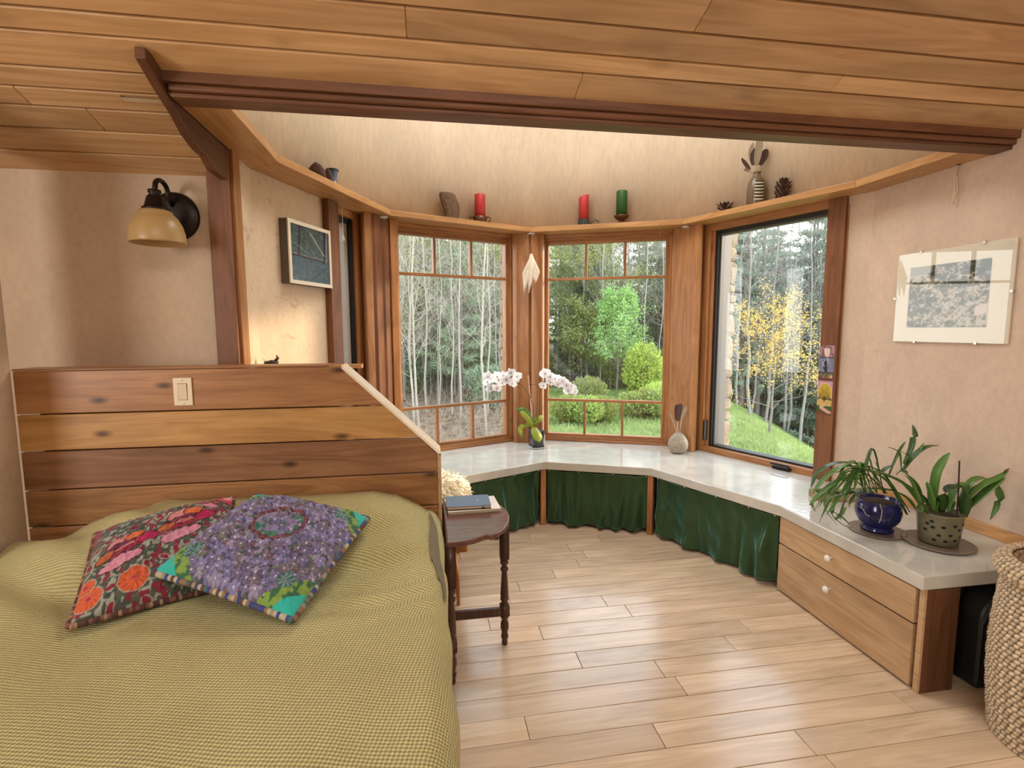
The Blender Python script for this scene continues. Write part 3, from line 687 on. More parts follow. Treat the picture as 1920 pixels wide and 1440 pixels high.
# u runs along first edge (c0->c1), v along c0->c3
u, v, img = painter(NP)
rs = np.random.RandomState(3)
img[:] = (.055, .055, .060); put(img, vnoise(u, v, 40, 1) > .45, (.10, .14, .10)); put(img, vnoise(u, v, 55, 2) > .72, (.30, .09, .09))
pal = [(.16, .145, .29), (.21, .19, .37), (.14, .12, .22), (.25, .215, .34), (.16, .13, .17)]
cells = [((i+.5+(j % 2)*.5+rs.uniform(-.22, .22))/15, (j+.5+rs.uniform(-.22, .22))/17) for i in range(15) for j in range(17)]
rs.shuffle(cells)
for cx, cy in cells:     # embroidered violet flowers
    r_ = rs.uniform(.036, .046); ph = rs.rand()*6.28
    th = np.arctan2(v-cy, u-cx); d = np.hypot(u-cx, v-cy); pr_ = r_*(.55+.45*np.abs(np.cos(2.5*(th+ph))))
    col = np.array(pal[rs.randint(5)]); put(img, d < pr_+.004, col*.35); put(img, d < pr_, col); put(img, (d < pr_*.8) & (np.abs(np.cos(2.5*(th+ph))) > .985), np.minimum(1, col*1.6)); put(img, d < .006, (.6, .58, .68))
for k in range(70):
    cx, cy = rs.rand(2); a = rs.rand()*3.14
    put(img, ell(u, v, cx, cy, .020, .005, a) < 1, [(.05, .16, .05), (.17, .25, .05), (.04, .12, .07)][rs.randint(3)])
d = np.hypot(u-.52, v-.55); th = np.arctan2(v-.55, u-.52)
put(img, (d < .17) & (vnoise(u, v, 30, 9) > .5), (.05, .18, .12)); put(img, (d < .16) & (vnoise(u, v, 24, 19) > .62), (.25, .20, .34))
put(img, np.abs(d-.175-.006*np.sin(th*18)) < .014, (.135, .030, .045)); put(img, np.abs(d-.175) < .003, (.25, .10, .12))
for cx, cy, sx, sy in ((0, 0, 1, 1), (1, 0, -1, 1), (0, 1, 1, -1), (1, 1, -1, -1)):
    s_ = np.abs(u-cx)+np.abs(v-cy); put(img, s_ < .26, (.035, .13, .06)); put(img, (s_ < .27) & (vnoise(u, v, 44, 5) > .5), (.20, .32, .06))
    put(img, s_ < .155, (.025, .44, .37)); ex, ey = cx+sx*.155, cy+sy*.155
    a = np.arctan2(v-ey, u-ex); q = np.hypot(u-ex, v-ey); put(img, q < .055, (.03, .15, .08)); put(img, (q < .05) & (np.cos(a*9) > .2), (.22, .26, .36))
img2 = img.copy()
def cushion(name, label, corners, puff, img, stripes, seed, rough_amp):
    c0, c1, c2, c3 = corners; n = NP
    nrm = (c1-c0).cross(c3-c0).normalized()
    if nrm.z < 0: nrm = -nrm
    e = thing(name, label, 'cushion', tuple((c0+c1+c2+c3)/4), 0, None); ctr = Vector(e.location)
    def pt(s, t, up):
        es = 4*s*(1-s); et = 4*t*(1-t); h = (max(es, 0)*max(et, 0))**.42
        pin = .030*(1-h)
        s2 = s+(s-.5)*-pin*et; t2 = t+(t-.5)*-pin*es
        p = (c0*(1-s2)+c1*s2)*(1-t2)+(c3*(1-s2)+c2*s2)*t2
        if up:
            b_ = rough_amp*noise.noise(Vector((s*14, t*14, seed)))+rough_amp*.8*noise.noise(Vector((s*34, t*34, seed+3)))
            sag = .016*noise.noise(Vector((s*3, t*3, seed+6)))
            return p+nrm*(puff*h+(b_+sag)*h+.004)-ctr
        return p-nrm*(.02*h)-ctr
    P = [[pt(i/(n-1), j/(n-1), True) for j in range(n)] for i in range(n)]
    o = MB().grid(P).build('front_panel', colattr(name+'_embroidery', .8, .5, 240, .2), e, smooth=True); setcol(o, img.reshape(-1, 3))
    P = [[pt(i/24, j/24, False) for j in range(25)] for i in range(25)]
    MB().grid(P).build('back_panel', plain(name+'_back', (.12, .10, .10), .9), e, smooth=True)
    # striped edging, one roll per side
    rs = np.random.RandomState(seed+50)
    mats = [plain('%s_edging_%d' % (name, k), c_, .8) for k, c_ in enumerate(stripes)]
    for (s0, t0, s1, t1) in ((0, 0, 1, 0), (1, 0, 1, 1), (1, 1, 0, 1), (0, 1, 0, 0)):
        mb = MB(); m_ = 46; last = 0
        for k in range(m_):
            a = k/m_; b2 = (k+1)/m_
            q0 = pt(s0+(s1-s0)*a, t0+(t1-t0)*a, False); q1 = pt(s0+(s1-s0)*b2, t0+(t1-t0)*b2, False)
            mb.tube([q0, q1], .0105, 7, cap=k in (0, m_-1), mi=int(rs.randint(len(mats))))
        mb.build('edging', mats, e, smooth=True)
    return e
pc_ = [onbed(550, 1163, .030), onbed(690, 972, .055), onbed(482, 930, .110), onbed(290, 1074, .135)]
# first edge 292->550 bottom: order c0 (left) c1 (bottom) c2 (right) c3 (top)
cushion('floral_cushion', 'violet flower embroidered cushion with turquoise corners lying on the bed', [pc_[3], pc_[0], pc_[1], pc_[2]], .085, img2,
        [(.30, .25, .16), (.05, .06, .16), (.42, .38, .28), (.10, .05, .04), (.06, .13, .13), (.24, .14, .07), (.03, .05, .22)], 11, .016)
u, v, img = painter(NP); rs = np.random.RandomState(8)
img[:] = (.085, .085, .070)
put(img, vnoise(u, v, 34, 3) > .52, (.050, .075, .055)); put(img, vnoise(u, v, 46, 4) > .68, (.30, .32, .27)); put(img, vnoise(u, v, 26, 14) > .70, (.21, .018, .04))
for k in range(44):
    cx, cy = rs.rand(2); put(img, ell(u, v, cx, cy, .045, .026, rs.rand()*3) < 1, (.32, .30, .24)); put(img, ell(u, v, cx, cy, .036, .019, rs.rand()*3) < 1, (.22, .015, .035))
def bird(cx, cy, f, k=1.0):
    # round body, wing bands and tail of a stylised bird
    def E(dx, dy, a, b, ang, col):
        m_ = ell(u, v, cx+f*dx*k, cy+dy*k, a*k+.008, b*k+.008, f*ang) < 1; put(img, m_, (.07, .012, .02)); put(img, ell(u, v, cx+f*dx*k, cy+dy*k, a*k, b*k, f*ang) < 1, col)
    E(0, .06, .13, .085, .35, (.60, .24, .24)); E(0, 0, .185, .062, .35, (.28, .012, .045)); E(.02, .035, .17, .032, .35, (.15, .015, .06))
    E(-.02, -.012, .14, .014, .35, (.50, .15, .14)); E(.04, .105, .065, .045, .35, (.62, .14, .035)); E(.13, .04, .075, .045, .35, (.42, .010, .085))
    E(-.13, -.05, .06, .035, .5, (.42, .11, .03)); E(-.02, -.14, .14, .048, .32, (.60, .25, .34))
bird(.27, .50, 1, 1.0); bird(.66, .66, 1, 1.05); bird(.80, .92, -1, .55)
for cx, cy, r_ in ((.36, .17, .098), (.085, .13, .085), (.05, .25, .06)):
    d = np.hypot(u-cx, v-cy); th = np.arctan2(v-cy, u-cx)
    put(img, d < r_+.008, (.35, .33, .27)); put(img, d < r_, (.62, .115, .035)); put(img, (d < r_) & (np.cos(th*14+d*40) > .55), (.46, .07, .03)); put(img, d < .016, (.35, .02, .08))
put(img, (np.hypot(u-1, v-1) < .13), (.62, .05, .12)); put(img, (np.hypot(u-.97, v-.97) < .05), (.7, .3, .35)); put(img, (u < .06) & (v > .8), (.22, .02, .05))
mg = [onbed(130, 1176, .028), onbed(420, 1100, .015), onbed(437, 934, .045), onbed(180, 1003, .095)]
cushion('bird_cushion', 'magenta and orange bird embroidered cushion partly under the violet one', [mg[0], mg[1], mg[2], mg[3]], .080, img,
        [(.09, .035, .025), (.16, .075, .045), (.06, .02, .02), (.30, .19, .12), (.20, .06, .05)], 21, .008)

# ------------------------------------------------------------------ wall lamp
wlp = thing('wall_lamp', 'bronze wall lamp with an amber glass bell shade on the alcove wall', 'lamp', (-1.118, 2.6, 2.012))
o = MB().lathe([(.001, 0), (.105, 0), (.107, .006), (.100, .014), (.06, .020), (.001, .022)], 48).build('backplate', IRON, wlp, smooth=True); o.rotation_euler = (PI/2, 0, 0)
MB().tube([(0, -.015, .045), (-.0, -.05, .075)]+[(0, -.105+.055*math.cos(a), .088+.040*math.sin(a)) for a in [PI*k/9 for k in range(10)]]+[(0, -.165, .06)], .010, 10).build('arm', IRON, wlp, smooth=True)
MB().lathe([(.012, .075), (.024, .074), (.024, .062), (.018, .058), (.030, .045), (.042, .004), (.050, 0), (.050, -.012), (.030, -.014)], 28, 0, -.168).build('socket_cup', IRON, wlp, smooth=True)
AMBER = plain('amber_glass', (.46, .30, .125), .35, var=.06, vs=9, trans=.1)
o = MB().lathe([(.052, -.010), (.060, -.014), (.062, -.022), (.078, -.040), (.094, -.070), (.102, -.105), (.104, -.138), (.103, -.146), (.099, -.145), (.098, -.105), (.088, -.07), (.060, -.03), (.05, -.014)], 40, 0, -.168, cap0=False, cap1=False).build('shade', AMBER, wlp, smooth=True)
MB().lathe([(.02, -.02), (.028, -.06), (.022, -.09), (.001, -.1)], 16, 0, -.168).build('bulb', WHITE, wlp, smooth=True)

# ------------------------------------------------------------------ pictures
def flatart(w, h, n, fn, name, parent, loc, rot, rough=.5):
    v_, u_ = np.meshgrid(np.linspace(0, 1, n), np.linspace(0, 1, n))
    im = fn(u_, v_)
    P = [[((i/(n-1)-.5)*w, 0, (j/(n-1)-.5)*h) for j in range(n)] for i in range(n)]
    o = MB().grid(P).build(name, colattr(name+'_print', rough), parent, loc=loc); o.rotation_euler = rot
    setcol(o, im.reshape(-1, 3)); return o
def line(u, v, x0, y0, x1, y1, w):
    dx, dy = x1-x0, y1-y0; L2 = dx*dx+dy*dy; t = np.clip(((u-x0)*dx+(v-y0)*dy)/L2, 0, 1)
    return np.hypot(u-x0-t*dx, v-y0-t*dy) < w
def art_window(u, v):
    im = np.zeros(u.shape+(3,)); im[:] = (.055, .085, .085)
    k = vnoise(u, v, 40, 1)[..., None]; im *= .6+.9*k; im[v < .42] *= (.75, .95, 1.15)
    rs = np.random.RandomState(2)
    for q in range(46):
        x, y = rs.rand(2); a = rs.rand()*6.3; l_ = rs.uniform(.05, .2)
        put(im, line(u, v, x, y, x+l_*math.cos(a), y+l_*math.sin(a), .004), [(.12, .16, .13), (.03, .04, .04), (.16, .20, .2)][rs.randint(3)])
    put(im, line(u, v, 0, .46, 1, .42, .018), (.03, .022, .022)); put(im, line(u, v, 0, .487, 1, .447, .006), (.25, .24, .21))
    put(im, line(u, v, .19, .47, .24, 1, .020), (.03, .02, .03)); put(im, line(u, v, .86, .40, .90, 1, .028), (.028, .018, .03)); put(im, line(u, v, .92, .4, .96, 1, .008), (.25, .27, .35))
    put(im, line(u, v, .5, .92, .86, .55, .012), (.33, .34, .28)); put(im, line(u, v, .36, .95, .33, .55, .010), (.04, .04, .04)); put(im, line(u, v, .5, .05, .98, .34, .010), (.03, .045, .05)); put(im, line(u, v, 0, .7, .5, .5, .005), (.2, .22, .2))
    return im
fp = thing('framed_picture', 'thick cream framed picture of dark bare branches on the bay plaster', 'picture', (CM.x, CM.y, 0), ang4)
FRW, FRH = .405, .350; cx_, cz_ = .3975, 1.935
CREAM = plain('cream_frame', (.74, .66, .52), .45, var=.04)
SIDE = plain('dark_frame_side', (.10, .085, .065), .5)
for x0, x1, z0, z1 in ((-.5, -.45, -.5, .5), (.45, .5, -.5, .5), (-.45, .45, .44, .5), (-.45, .45, -.5, -.44)):
    MB().box(cx_+x0*FRW, cx_+x1*FRW, -.058, -.050, cz_+z0*FRH, cz_+z1*FRH).build('frame_face', CREAM, fp, bevel=.001)
MB().box(cx_-.5*FRW, cx_+.5*FRW, -.050, -.002, cz_-.5*FRH, cz_+.5*FRH).build('frame_box', SIDE, fp)
flatart(FRW*.9, FRH*.88, 110, art_window, 'picture_sheet', fp, (cx_, -.0515, cz_), (0, 0, 0), .25)
def art_cliff(u, v):
    im = np.zeros(u.shape+(3,)); k = .42*vnoise(u, v, 14, 4)+.38*vnoise(u, v, 38, 5)+.35*vnoise(u, v, 75, 6)
    wv = np.exp(-((v-.62+.55*(u-.35)-.1*np.sin(u*9))/.20)**2)*.35+np.exp(-((v-.10)/.12)**2)*.18*(u > .1)
    t = np.clip((k-.60+wv*.75)*3.4, 0, 1)[..., None]; im[:] = np.array((.035, .055, .03))*(1-t)+np.array((.48, .44, .34))*t
    put(im, (v > .86-.0*u) & (u < .3) & (v > .78+u*.4), (.30, .31, .26)); put(im, (u > .86) & (np.abs(v-.24-.3*(u-.86)) < .07), (.62, .53, .45)); return im
wp_ = thing('wall_print', 'frameless green and white landscape print clipped to the right wall', 'picture', (XR, 2.27, 1.665), -PI/2)
wp_.rotation_euler = (0, 0, -PI/2)
PW, PH = .595, .48
MB().box(-PW/2, PW/2, -.012, -.003, -PH/2, PH/2).build('backing', PAPER, wp_, bevel=.001)
flatart(.415, .325, 130, art_cliff, 'photograph', wp_, (-.008, -.0135, .0), (0, 0, 0), .35)
MB().box(-PW/2, PW/2, -.0165, -.0145, -PH/2, PH/2).build('glass', GLASS, wp_)
for x, z in ((-PW/2, .0), (PW/2, 0), (-.16, -PH/2), (.16, -PH/2), (-.16, PH/2), (.16, PH/2)):
    MB().box(x-.006, x+.006, -.018, -.003, z-.006, z+.006).build('clip', STEEL, wp_)
def art_lotus(u, v):
    im = np.zeros(u.shape+(3,)); im[:] = (.20, .22, .33); im *= (.7+.6*vnoise(u, v, 14, 3))[..., None]
    put(im, v > .64, (.20, .11, .12)); put(im, (v > .64) & (vnoise(u, v, 12, 9) > .55), (.40, .22, .25))
    for a in (-.5, -.25, 0, .25, .5): put(im, ell(u, v, .5+.22*a, .80, .07, .13, -a) < 1, (.72, .58, .50))
    put(im, np.abs(v-.64) < .02, (.05, .05, .06)); put(im, (np.abs(u-.52-.06*np.sin(v*14)) < .018) & (v > .42) & (v < .72), (.66, .60, .45))
    put(im, ell(u, v, .42, .42, .16, .10, .9) < 1, (.03, .03, .035)); put(im, ell(u, v, .48, .30, .10, .14, .1) < 1, (.035, .03, .035)); put(im, line(u, v, .26, .5, .36, .38, .02), (.5, .5, .42))
    put(im, np.abs(v-.205) < .016, (.04, .04, .05)); put(im, v < .19, (.12, .10, .07)); put(im, (v < .19) & (vnoise(u, v, 16, 7) > .6), (.28, .20, .12)); put(im, ell(u, v, .85, .08, .08, .05) < 1, (.55, .42, .16)); put(im, v < .035, (.16, .04, .045)); return im
def art_tree(u, v):
    im = np.zeros(u.shape+(3,)); im[:] = (.58, .34, .46); put(im, vnoise(u, v, 18, 2) > .55, (.46, .26, .42))
    put(im, ell(u, v, .5, .66, .50, .30) < 1, (.66, .46, .24)); put(im, ell(u, v, .5, .66, .44, .26) < 1, (.50, .36, .05)); put(im, (ell(u, v, .5, .62, .4, .2) < 1) & (vnoise(u, v, 24, 5) > .5), (.36, .25, .03))
    put(im, v < .46, (.52, .38, .12)); put(im, (v < .46) & (v > .24) & (vnoise(u, v, 10, 6) > .55), (.60, .42, .16))
    for k in range(9): put(im, line(u, v, .5, .44, .5+.42*math.cos(PI*(.08+k*.105)), .47+.22*math.sin(PI*(.08+k*.105)), .012), (.07, .045, .02))
    put(im, (np.abs(u-.5) < .035) & (v > .38) & (v < .55), (.05, .03, .015)); put(im, (np.abs(v-.47) < .03) & (vnoise(u, v, 22, 8) > .45), (.06, .06, .02))
    put(im, v < .26, (.05, .10, .03)); put(im, line(u, v, .25, .22, .95, .06, .055), (.62, .36, .28)); put(im, line(u, v, .22, .22, .6, .30, .025), (.62, .45, .32)); put(im, (v < .05) | ((v < .1) & (u < .45)), (.16, .06, .03)); return im
for nm, fn, zc_, hh_, lb in (('postcard', art_lotus, 1.281, .219, 'upper postcard with a pale lotus flower pinned to the dark window post'), ('postcard', art_tree, 1.050, .220, 'lower postcard with a round golden tree pinned to the dark window post')):
    e = thing(nm, lb, 'postcard', (BP.x, BP.y, 0), ang3, 'postcards on the dark post')
    MB().box(1.088, 1.180, -.0345, -.033, zc_-hh_/2, zc_+hh_/2).build('card', PAPER, e)
    flatart(.092, hh_, 90, fn, 'card_picture' if fn is art_lotus else 'card_print', e, (1.134, -.0350, zc_), (0, 0, 0), .4)
# hanging string on the right wall
e = tag(MB().tube([(0, 0, 0), (-.012, .004, -.05), (-.010, .0, -.12), (-.012, .006, -.18), (-.006, .010, -.185), (-.008, -.012, -.12), (-.012, -.004, -.05)], .0035, 6).build('hanging_string', plain('jute_string', (.66, .53, .36), .9), loc=(XR-.012, 2.27, 2.305)), 'looped jute string hanging from a nail high on the right wall', 'string')
MB().tube([(.012, 0, .004), (-.008, 0, .004)], .003, 6).build('nail', IRON, e)

# ------------------------------------------------------------------ side table, notebooks
tb = thing('side_table', 'dark walnut half-round side table with turned legs beside the bed', 'table', (.06, 2.3, 0))
tp = [(-.004, -.265), (.05, -.262), (.11, -.245), (.155, -.215), (.175, -.205), (.182, -.222), (.215, -.196), (.255, -.145), (.285, -.075), (.300, 0), (.300, .075), (.285, .145), (.255, .21), (.215, .255), (.182, .282), (.175, .265), (.155, .275), (.11, .305), (.05, .322), (-.004, .325)]
MB().prism(tp, .610, .632).build('tabletop', W_TAB, tb, bevel=.007, seg=3)
MB().box(.0, .022, -.24, .30, .545, .610).build('apron', W_TABZ, tb, bevel=.003)
LEG = [(.022, .60), (.022, .43), (.012, .425), (.021, .415), (.021, .405), (.013, .398), (.013, .390), (.020, .382), (.020, .372), (.014, .362), (.016, .34), (.021, .26), (.022, .225), (.013, .215), (.021, .205), (.023, .185), (.023, .15), (.021, .135), (.013, .128), (.021, .11), (.022, .085), (.014, .06), (.019, .05), (.019, .035), (.014, .028), (.016, .012), (.014, 0)]
lm = MB(); lm.box(-.021, .021, -.021, .021, .43, .61); lm.box(-.0215, .0215, -.0215, .0215, .15, .20)
lm.lathe([(r_*.92, z) for r_, z in LEG[1:]][::-1], 14)
lme = lm.mesh('turned_leg', W_TABZ, True)
for p in ((.012, -.240), (.012, .285), (.272, -.005)):
    link('leg', lme, tb, (p[0], p[1], 0))
MB().box(.033, .251, -.030, -.008, .155, .195).build('stretcher', W_TABZ, tb, bevel=.003)
NAVY = plain('navy_cover', (.10, .155, .25), .42, var=.06); PAGES = plain('page_block', (.58, .47, .33), .8, var=.1, vs=90)
nb = thing('notebook', 'cream notebook lying under the blue one on the side table', 'notebook', (.195, 2.447, .632), R(3))
MB().box(-.123, .125, -.085, .10, .003, .013).build('pages', PAGES, nb, bevel=.002)
MB().box(-.126, .128, -.088, .103, 0, .003).build('cover', plain('grey_card', (.40, .37, .33), .7), nb, bevel=.001)
MB().box(-.126, .128, -.088, .103, .013, .016).build('cover', plain('cream_card', (.80, .76, .68), .6), nb, bevel=.001)
nb = thing('notebook', 'blue hardback notebook with elastic band on top of the cream one', 'notebook', (.178, 2.440, .648), R(-1))
MB().box(-.105, .100, -.068, .085, .003, .016).build('pages', PAGES, nb, bevel=.002)
MB().box(-.108, .104, -.072, .088, 0, .003).build('cover', BLACK, nb, bevel=.001)
MB().box(-.108, .104, -.072, .088, .016, .019).build('cover', NAVY, nb, bevel=.0015)
MB().box(.060, .072, -.076, -.070, .001, .012).build('elastic_band', BLACK, nb, bevel=.002)
MB().box(.038, .050, .006, .010, .0188, .0195).build('cover_stamp', PAPER, nb)

# ------------------------------------------------------------------ chair with cushion and sheepskin behind the headboard
ch = thing('easy_chair', 'low chair with slim honey wooden legs behind the headboard end', 'chair', (-.07, 2.95, 0))
MB().box(-.28, .26, -.28, .30, .30, .35).build('seat', W_CHAIR, ch, bevel=.01)
for x, y in ((-.25, -.25), (.20, -.26), (-.25, .27), (.235, .385)):
    MB().tube([(x*.92, y*.92, .30), (x, y, .16), (x*1.02, y*1.02, 0)], [.011, .013, .009], 8).build('leg', W_CHAIR, ch, smooth=True)
MB().box(-.28, .18, .27, .31, .35, .50).build('backrest', W_CHAIR, ch, bevel=.01)
m, nt, b = mat('pink_pattern'); L = nt.links.new
vo = N(nt, 'ShaderNodeTexVoronoi', Scale=55); tc = N(nt, 'ShaderNodeTexCoord'); rp = N(nt, 'ShaderNodeValToRGB'); rp.color_ramp.interpolation = 'CONSTANT'
rp.color_ramp.elements[0].color = (.65, .045, .09, 1); rp.color_ramp.elements[1].position = .32; rp.color_ramp.elements[1].color = (.80, .33, .36, 1)
L(tc.outputs['Object'], vo.inputs['Vector']); L(vo.outputs['Distance'], rp.inputs[0]); L(rp.outputs[0], b.inputs['Base Color']); b.inputs['Roughness'].default_value = .85
PINK = m
def blob(name, m_, parent, loc, rad, p=3.0, seg=20, amp=0, seed=0):
    mb = MB(); P = []
    for i in range(seg+1):
        th = PI*i/seg; row = []
        for j in range(2*seg+1):
            ph = 2*PI*j/(2*seg); d = Vector((math.sin(th)*math.cos(ph), math.sin(th)*math.sin(ph), math.cos(th)))
            k = (abs(d.x)**p+abs(d.y)**p+abs(d.z)**p)**(-1/p)
            k *= 1+amp*noise.noise(d*2.2+Vector((seed, 0, 0)))
            row.append((d.x*k*rad[0], d.y*k*rad[1], d.z*k*rad[2]))
        P.append(row)
    return mb.grid(P).build(name, m_, parent, smooth=True, loc=loc)
pcu = thing('seat_cushion', 'pink patterned cushion on the low chair under the sheepskin', 'cushion', (-.06, 2.88, .485))
blob('cover', PINK, pcu, (0, 0, 0), (.16, .15, .13), 3)
skn = thing('sheepskin', 'curly cream sheepskin thrown over the low chair', 'sheepskin', (-.03, 2.95, .565))
WOOL = plain('cream_wool', (.88, .80, .62), .9, var=.14, vs=30, bump=.5, bs=70, sheen=.4)
blob('hide', WOOL, skn, (0, 0, 0), (.235, .20, .105), 2.3, 22, .25, 4)
mb = MB(); rs = random.Random(5)
for k in range(1500):
    th = math.acos(rs.uniform(-.55, 1)); ph = rs.uniform(0, 2*PI); d = Vector((math.sin(th)*math.cos(ph), math.sin(th)*math.sin(ph), math.cos(th)))
    p = Vector((d.x*.23, d.y*.195, d.z*.102)); l_ = rs.uniform(.018, .04); tn = Vector((rs.uniform(-1, 1), rs.uniform(-1, 1), rs.uniform(-1.2, .3)))
    mb.tube([p, p+d*l_*.6+tn*l_*.25, p+d*l_*.7+tn*l_*.8], [.006, .0045, .001], 4, cap=False)
mb.build('wool', WOOL, skn, smooth=True, kind='stuff')

# ------------------------------------------------------------------ pot plants on the worktop
LEAF = plain('orchid_leaf', (.085, .19, .028), .38, var=.35, vs=7)
LEAFD = plain('dark_leaf', (.040, .095, .022), .35, var=.35, vs=7)
LEAFY = plain('yellow_green_leaf', (.33, .40, .045), .38, var=.25, vs=9)
DRY = plain('dry_leaf_tip', (.055, .022, .020), .7)
SOIL = plain('bark_soil', (.055, .034, .022), .95, var=.5, vs=50, bump=.8, bs=90)
STONEW = plain('saucer_stoneware', (.19, .145, .115), .30, var=.15)
def spline(pts, n=12):
    pts = [Vector(p) for p in pts]; q = [pts[0]*2-pts[1]]+pts+[pts[-1]*2-pts[-2]]; out = []
    m_ = len(pts)-1
    for k in range(n+1):
        s = k/n*m_; i = min(int(s), m_-1); t = s-i; a, b_, c, d_ = q[i], q[i+1], q[i+2], q[i+3]
        out.append(.5*((2*b_)+(c-a)*t+(2*a-5*b_+4*c-d_)*t*t+(3*b_-a-3*c+d_)*t**3))
    return out
def leaf(parent, pts, w, m_, n=14, tip=.0, base=.35, name='leaf', fold=.3, side=None):
    sp_ = spline(pts, n); wd = [max(.0006, w*(base+(1-base)*math.sin(min(1, k/n*2.2)*PI/2))*(1 if k/n < .55 else math.cos((k/n-.55)/.45*PI/2)**.7)) for k in range(n+1)]
    o = MB().ribbon(sp_, wd, side, fold).build(name, m_, parent, smooth=True)
    s = o.modifiers.new('sol', 'SOLIDIFY'); s.thickness = .0012; return o
VN = (math.sin(YAW), math.cos(YAW))
def pot_plant_pts(base, pix, spread):   # turn traced leaf pixels into points in vertical planes near the pot
    out = []
    for k, (px, py, dd) in enumerate(pix): out.append(onpl(px, py, (base[0]+dd*VN[0], base[1]+dd*VN[1]), VN))
    return out
# blue pot
bpx = (2.160, 2.120)
sc1 = thing('saucer', 'round brown saucer under the cobalt blue pot', 'saucer', (bpx[0], bpx[1], ZC1))
MB().lathe([(.07, 0), (.112, .002), (.121, .007), (.121, .010), (.108, .008), (.001, .006)], 40).build('dish', STONEW, sc1, smooth=True)
bl = thing('potted_orchid', 'strap-leaved orchid in a round cobalt blue pierced pot', 'plant', (bpx[0], bpx[1], ZC1+.009))
BLUE = plain('cobalt_glaze', (.012, .014, .085), .12, var=.25, vs=14)
MB().lathe([(.055, 0), (.068, .002), (.070, .012), (.060, .022), (.066, .030), (.085, .050), (.096, .080), (.097, .105), (.090, .135), (.087, .143), (.093, .150), (.093, .155), (.084, .152), (.082, .12), (.001, .12)], 44).build('pot', BLUE, bl, smooth=True)
MB().lathe([(.081, .135), (.05, .148), (.001, .152)], 20, cap0=False).build('bark', SOIL, bl, smooth=True)
def wallpatch(name, parent, rfn, a, z, w, h, m_):   # small oval cut-out mark on a pot wall
    mb = MB(); vs = []
    for k in range(12):
        t = 2*PI*k/12; zz = z+h*math.sin(t); rr = rfn(zz)+.0012; aa = a+w*math.cos(t)/rr; vs.append((rr*math.cos(aa), rr*math.sin(aa), zz))
    mb.add(vs, [tuple(range(12))]); return mb.build(name, m_, parent)
HOLE = plain('pot_hole', (.006, .006, .008), .8)
rb = lambda z: float(np.interp(z, [.03, .05, .08, .105, .135], [.066, .085, .096, .097, .090]))
for a0 in (-2.55, -1.85, -1.1):
    for da, dz in ((0, .022), (.16, .008), (-.16, .008), (.10, -.016), (-.10, -.016)): wallpatch('piercing', bl, rb, a0+da, .085+dz, .006, .008, HOLE)
ROOT = plain('aerial_root', (.42, .38, .26), .7)
for pts in (((1612, 950), (1618, 955), (1624, 965), (1630, 968)), ((1650, 945), (1654, 958), (1651, 975), (1648, 980)), ((1600, 925), (1592, 935), (1588, 950))):
    MB().tube(pot_plant_pts(bpx, [(x, y, -.098) for x, y in pts], 0), .002, 5).build('aerial_root', ROOT, bl).location = Vector((0, 0, 0))-Vector(bl.location)
def pl_leaf(pl_, base, pix, w, m_, **k):
    o = leaf(pl_, [p-Vector(pl_.location) for p in pot_plant_pts(base, pix, 0)], w, m_, **k); return o
blv = [
 ([(1700, 965, -.02), (1660, 900, -.05), (1590, 875, -.05), (1550, 895, -.04), (1523, 925, -.06)], .011), ([(1705, 960, 0), (1650, 885, .02), (1580, 868, .02), (1535, 885, .02), (1520, 915, .0)], .009),
 ([(1735, 960, -.04), (1690, 905, -.06), (1640, 885, -.05), (1585, 878, -.05)], .012), ([(1625, 920, -.03), (1590, 895, -.05), (1555, 915, -.07), (1528, 940, -.08)], .007),
 ([(1610, 905, -.02), (1575, 900, -.05), (1540, 925, -.08), (1522, 945, -.08), (1528, 952, -.09)], .007), ([(1600, 915, -.05), (1570, 935, -.09), (1560, 965, -.10), (1582, 985, -.11), (1598, 990, -.11)], .006),
 ([(1595, 925, -.06), (1555, 935, -.10), (1548, 955, -.11), (1570, 985, -.12)], .004), ([(1560, 958, -.11), (1575, 968, -.11), (1592, 982, -.11)], .007), ([(1566, 975, -.11), (1578, 965, -.11), (1587, 950, -.11)], .007),
 ([(1665, 895, .0), (1680, 860, .0), (1690, 840, .0), (1698, 828, 0)], .005), ([(1690, 880, 0), (1686, 850, 0), (1675, 842, 0), (1665, 838, 0)], .005), ([(1695, 870, .0), (1710, 840, 0), (1714, 815, 0), (1711, 796, 0)], .010),
 ([(1692, 885, .02), (1710, 860, .02), (1735, 840, .02), (1761, 835, .02)], .010), ([(1702, 865, .03), (1720, 850, .03), (1733, 830, .03)], .006), ([(1680, 890, .0), (1702, 870, -.01), (1704, 855, 0), (1685, 845, 0)], .004),
 ([(1730, 950, -.03), (1715, 910, -.03), (1700, 890, -.02), (1690, 880, 0)], .014), ([(1745, 955, -.05), (1725, 930, -.06), (1680, 900, -.06), (1640, 884, -.04)], .013), ([(1650, 890, .03), (1660, 880, .03), (1672, 872, .03)], .007),
 ([(1620, 920, -.02), (1610, 890, 0), (1592, 872, .02), (1585, 866, .03)], .006), ([(1640, 920, 0), (1625, 895, .02), (1618, 880, .03), (1619, 873, .03)], .005), ([(1668, 895, .02), (1648, 880, .03), (1641, 865, .04)], .004),
 ([(1720, 960, -.05), (1700, 935, -.06), (1670, 920, -.07), (1610, 915, -.07)], .009), ([(1640, 925, -.04), (1610, 925, -.08), (1595, 940, -.09), (1592, 952, -.09)], .005)]
for pts, w in blv: pl_leaf(bl, bpx, pts, w*1.9, random.choice((LEAF, LEAF, LEAFD)))
rs = random.Random(15)
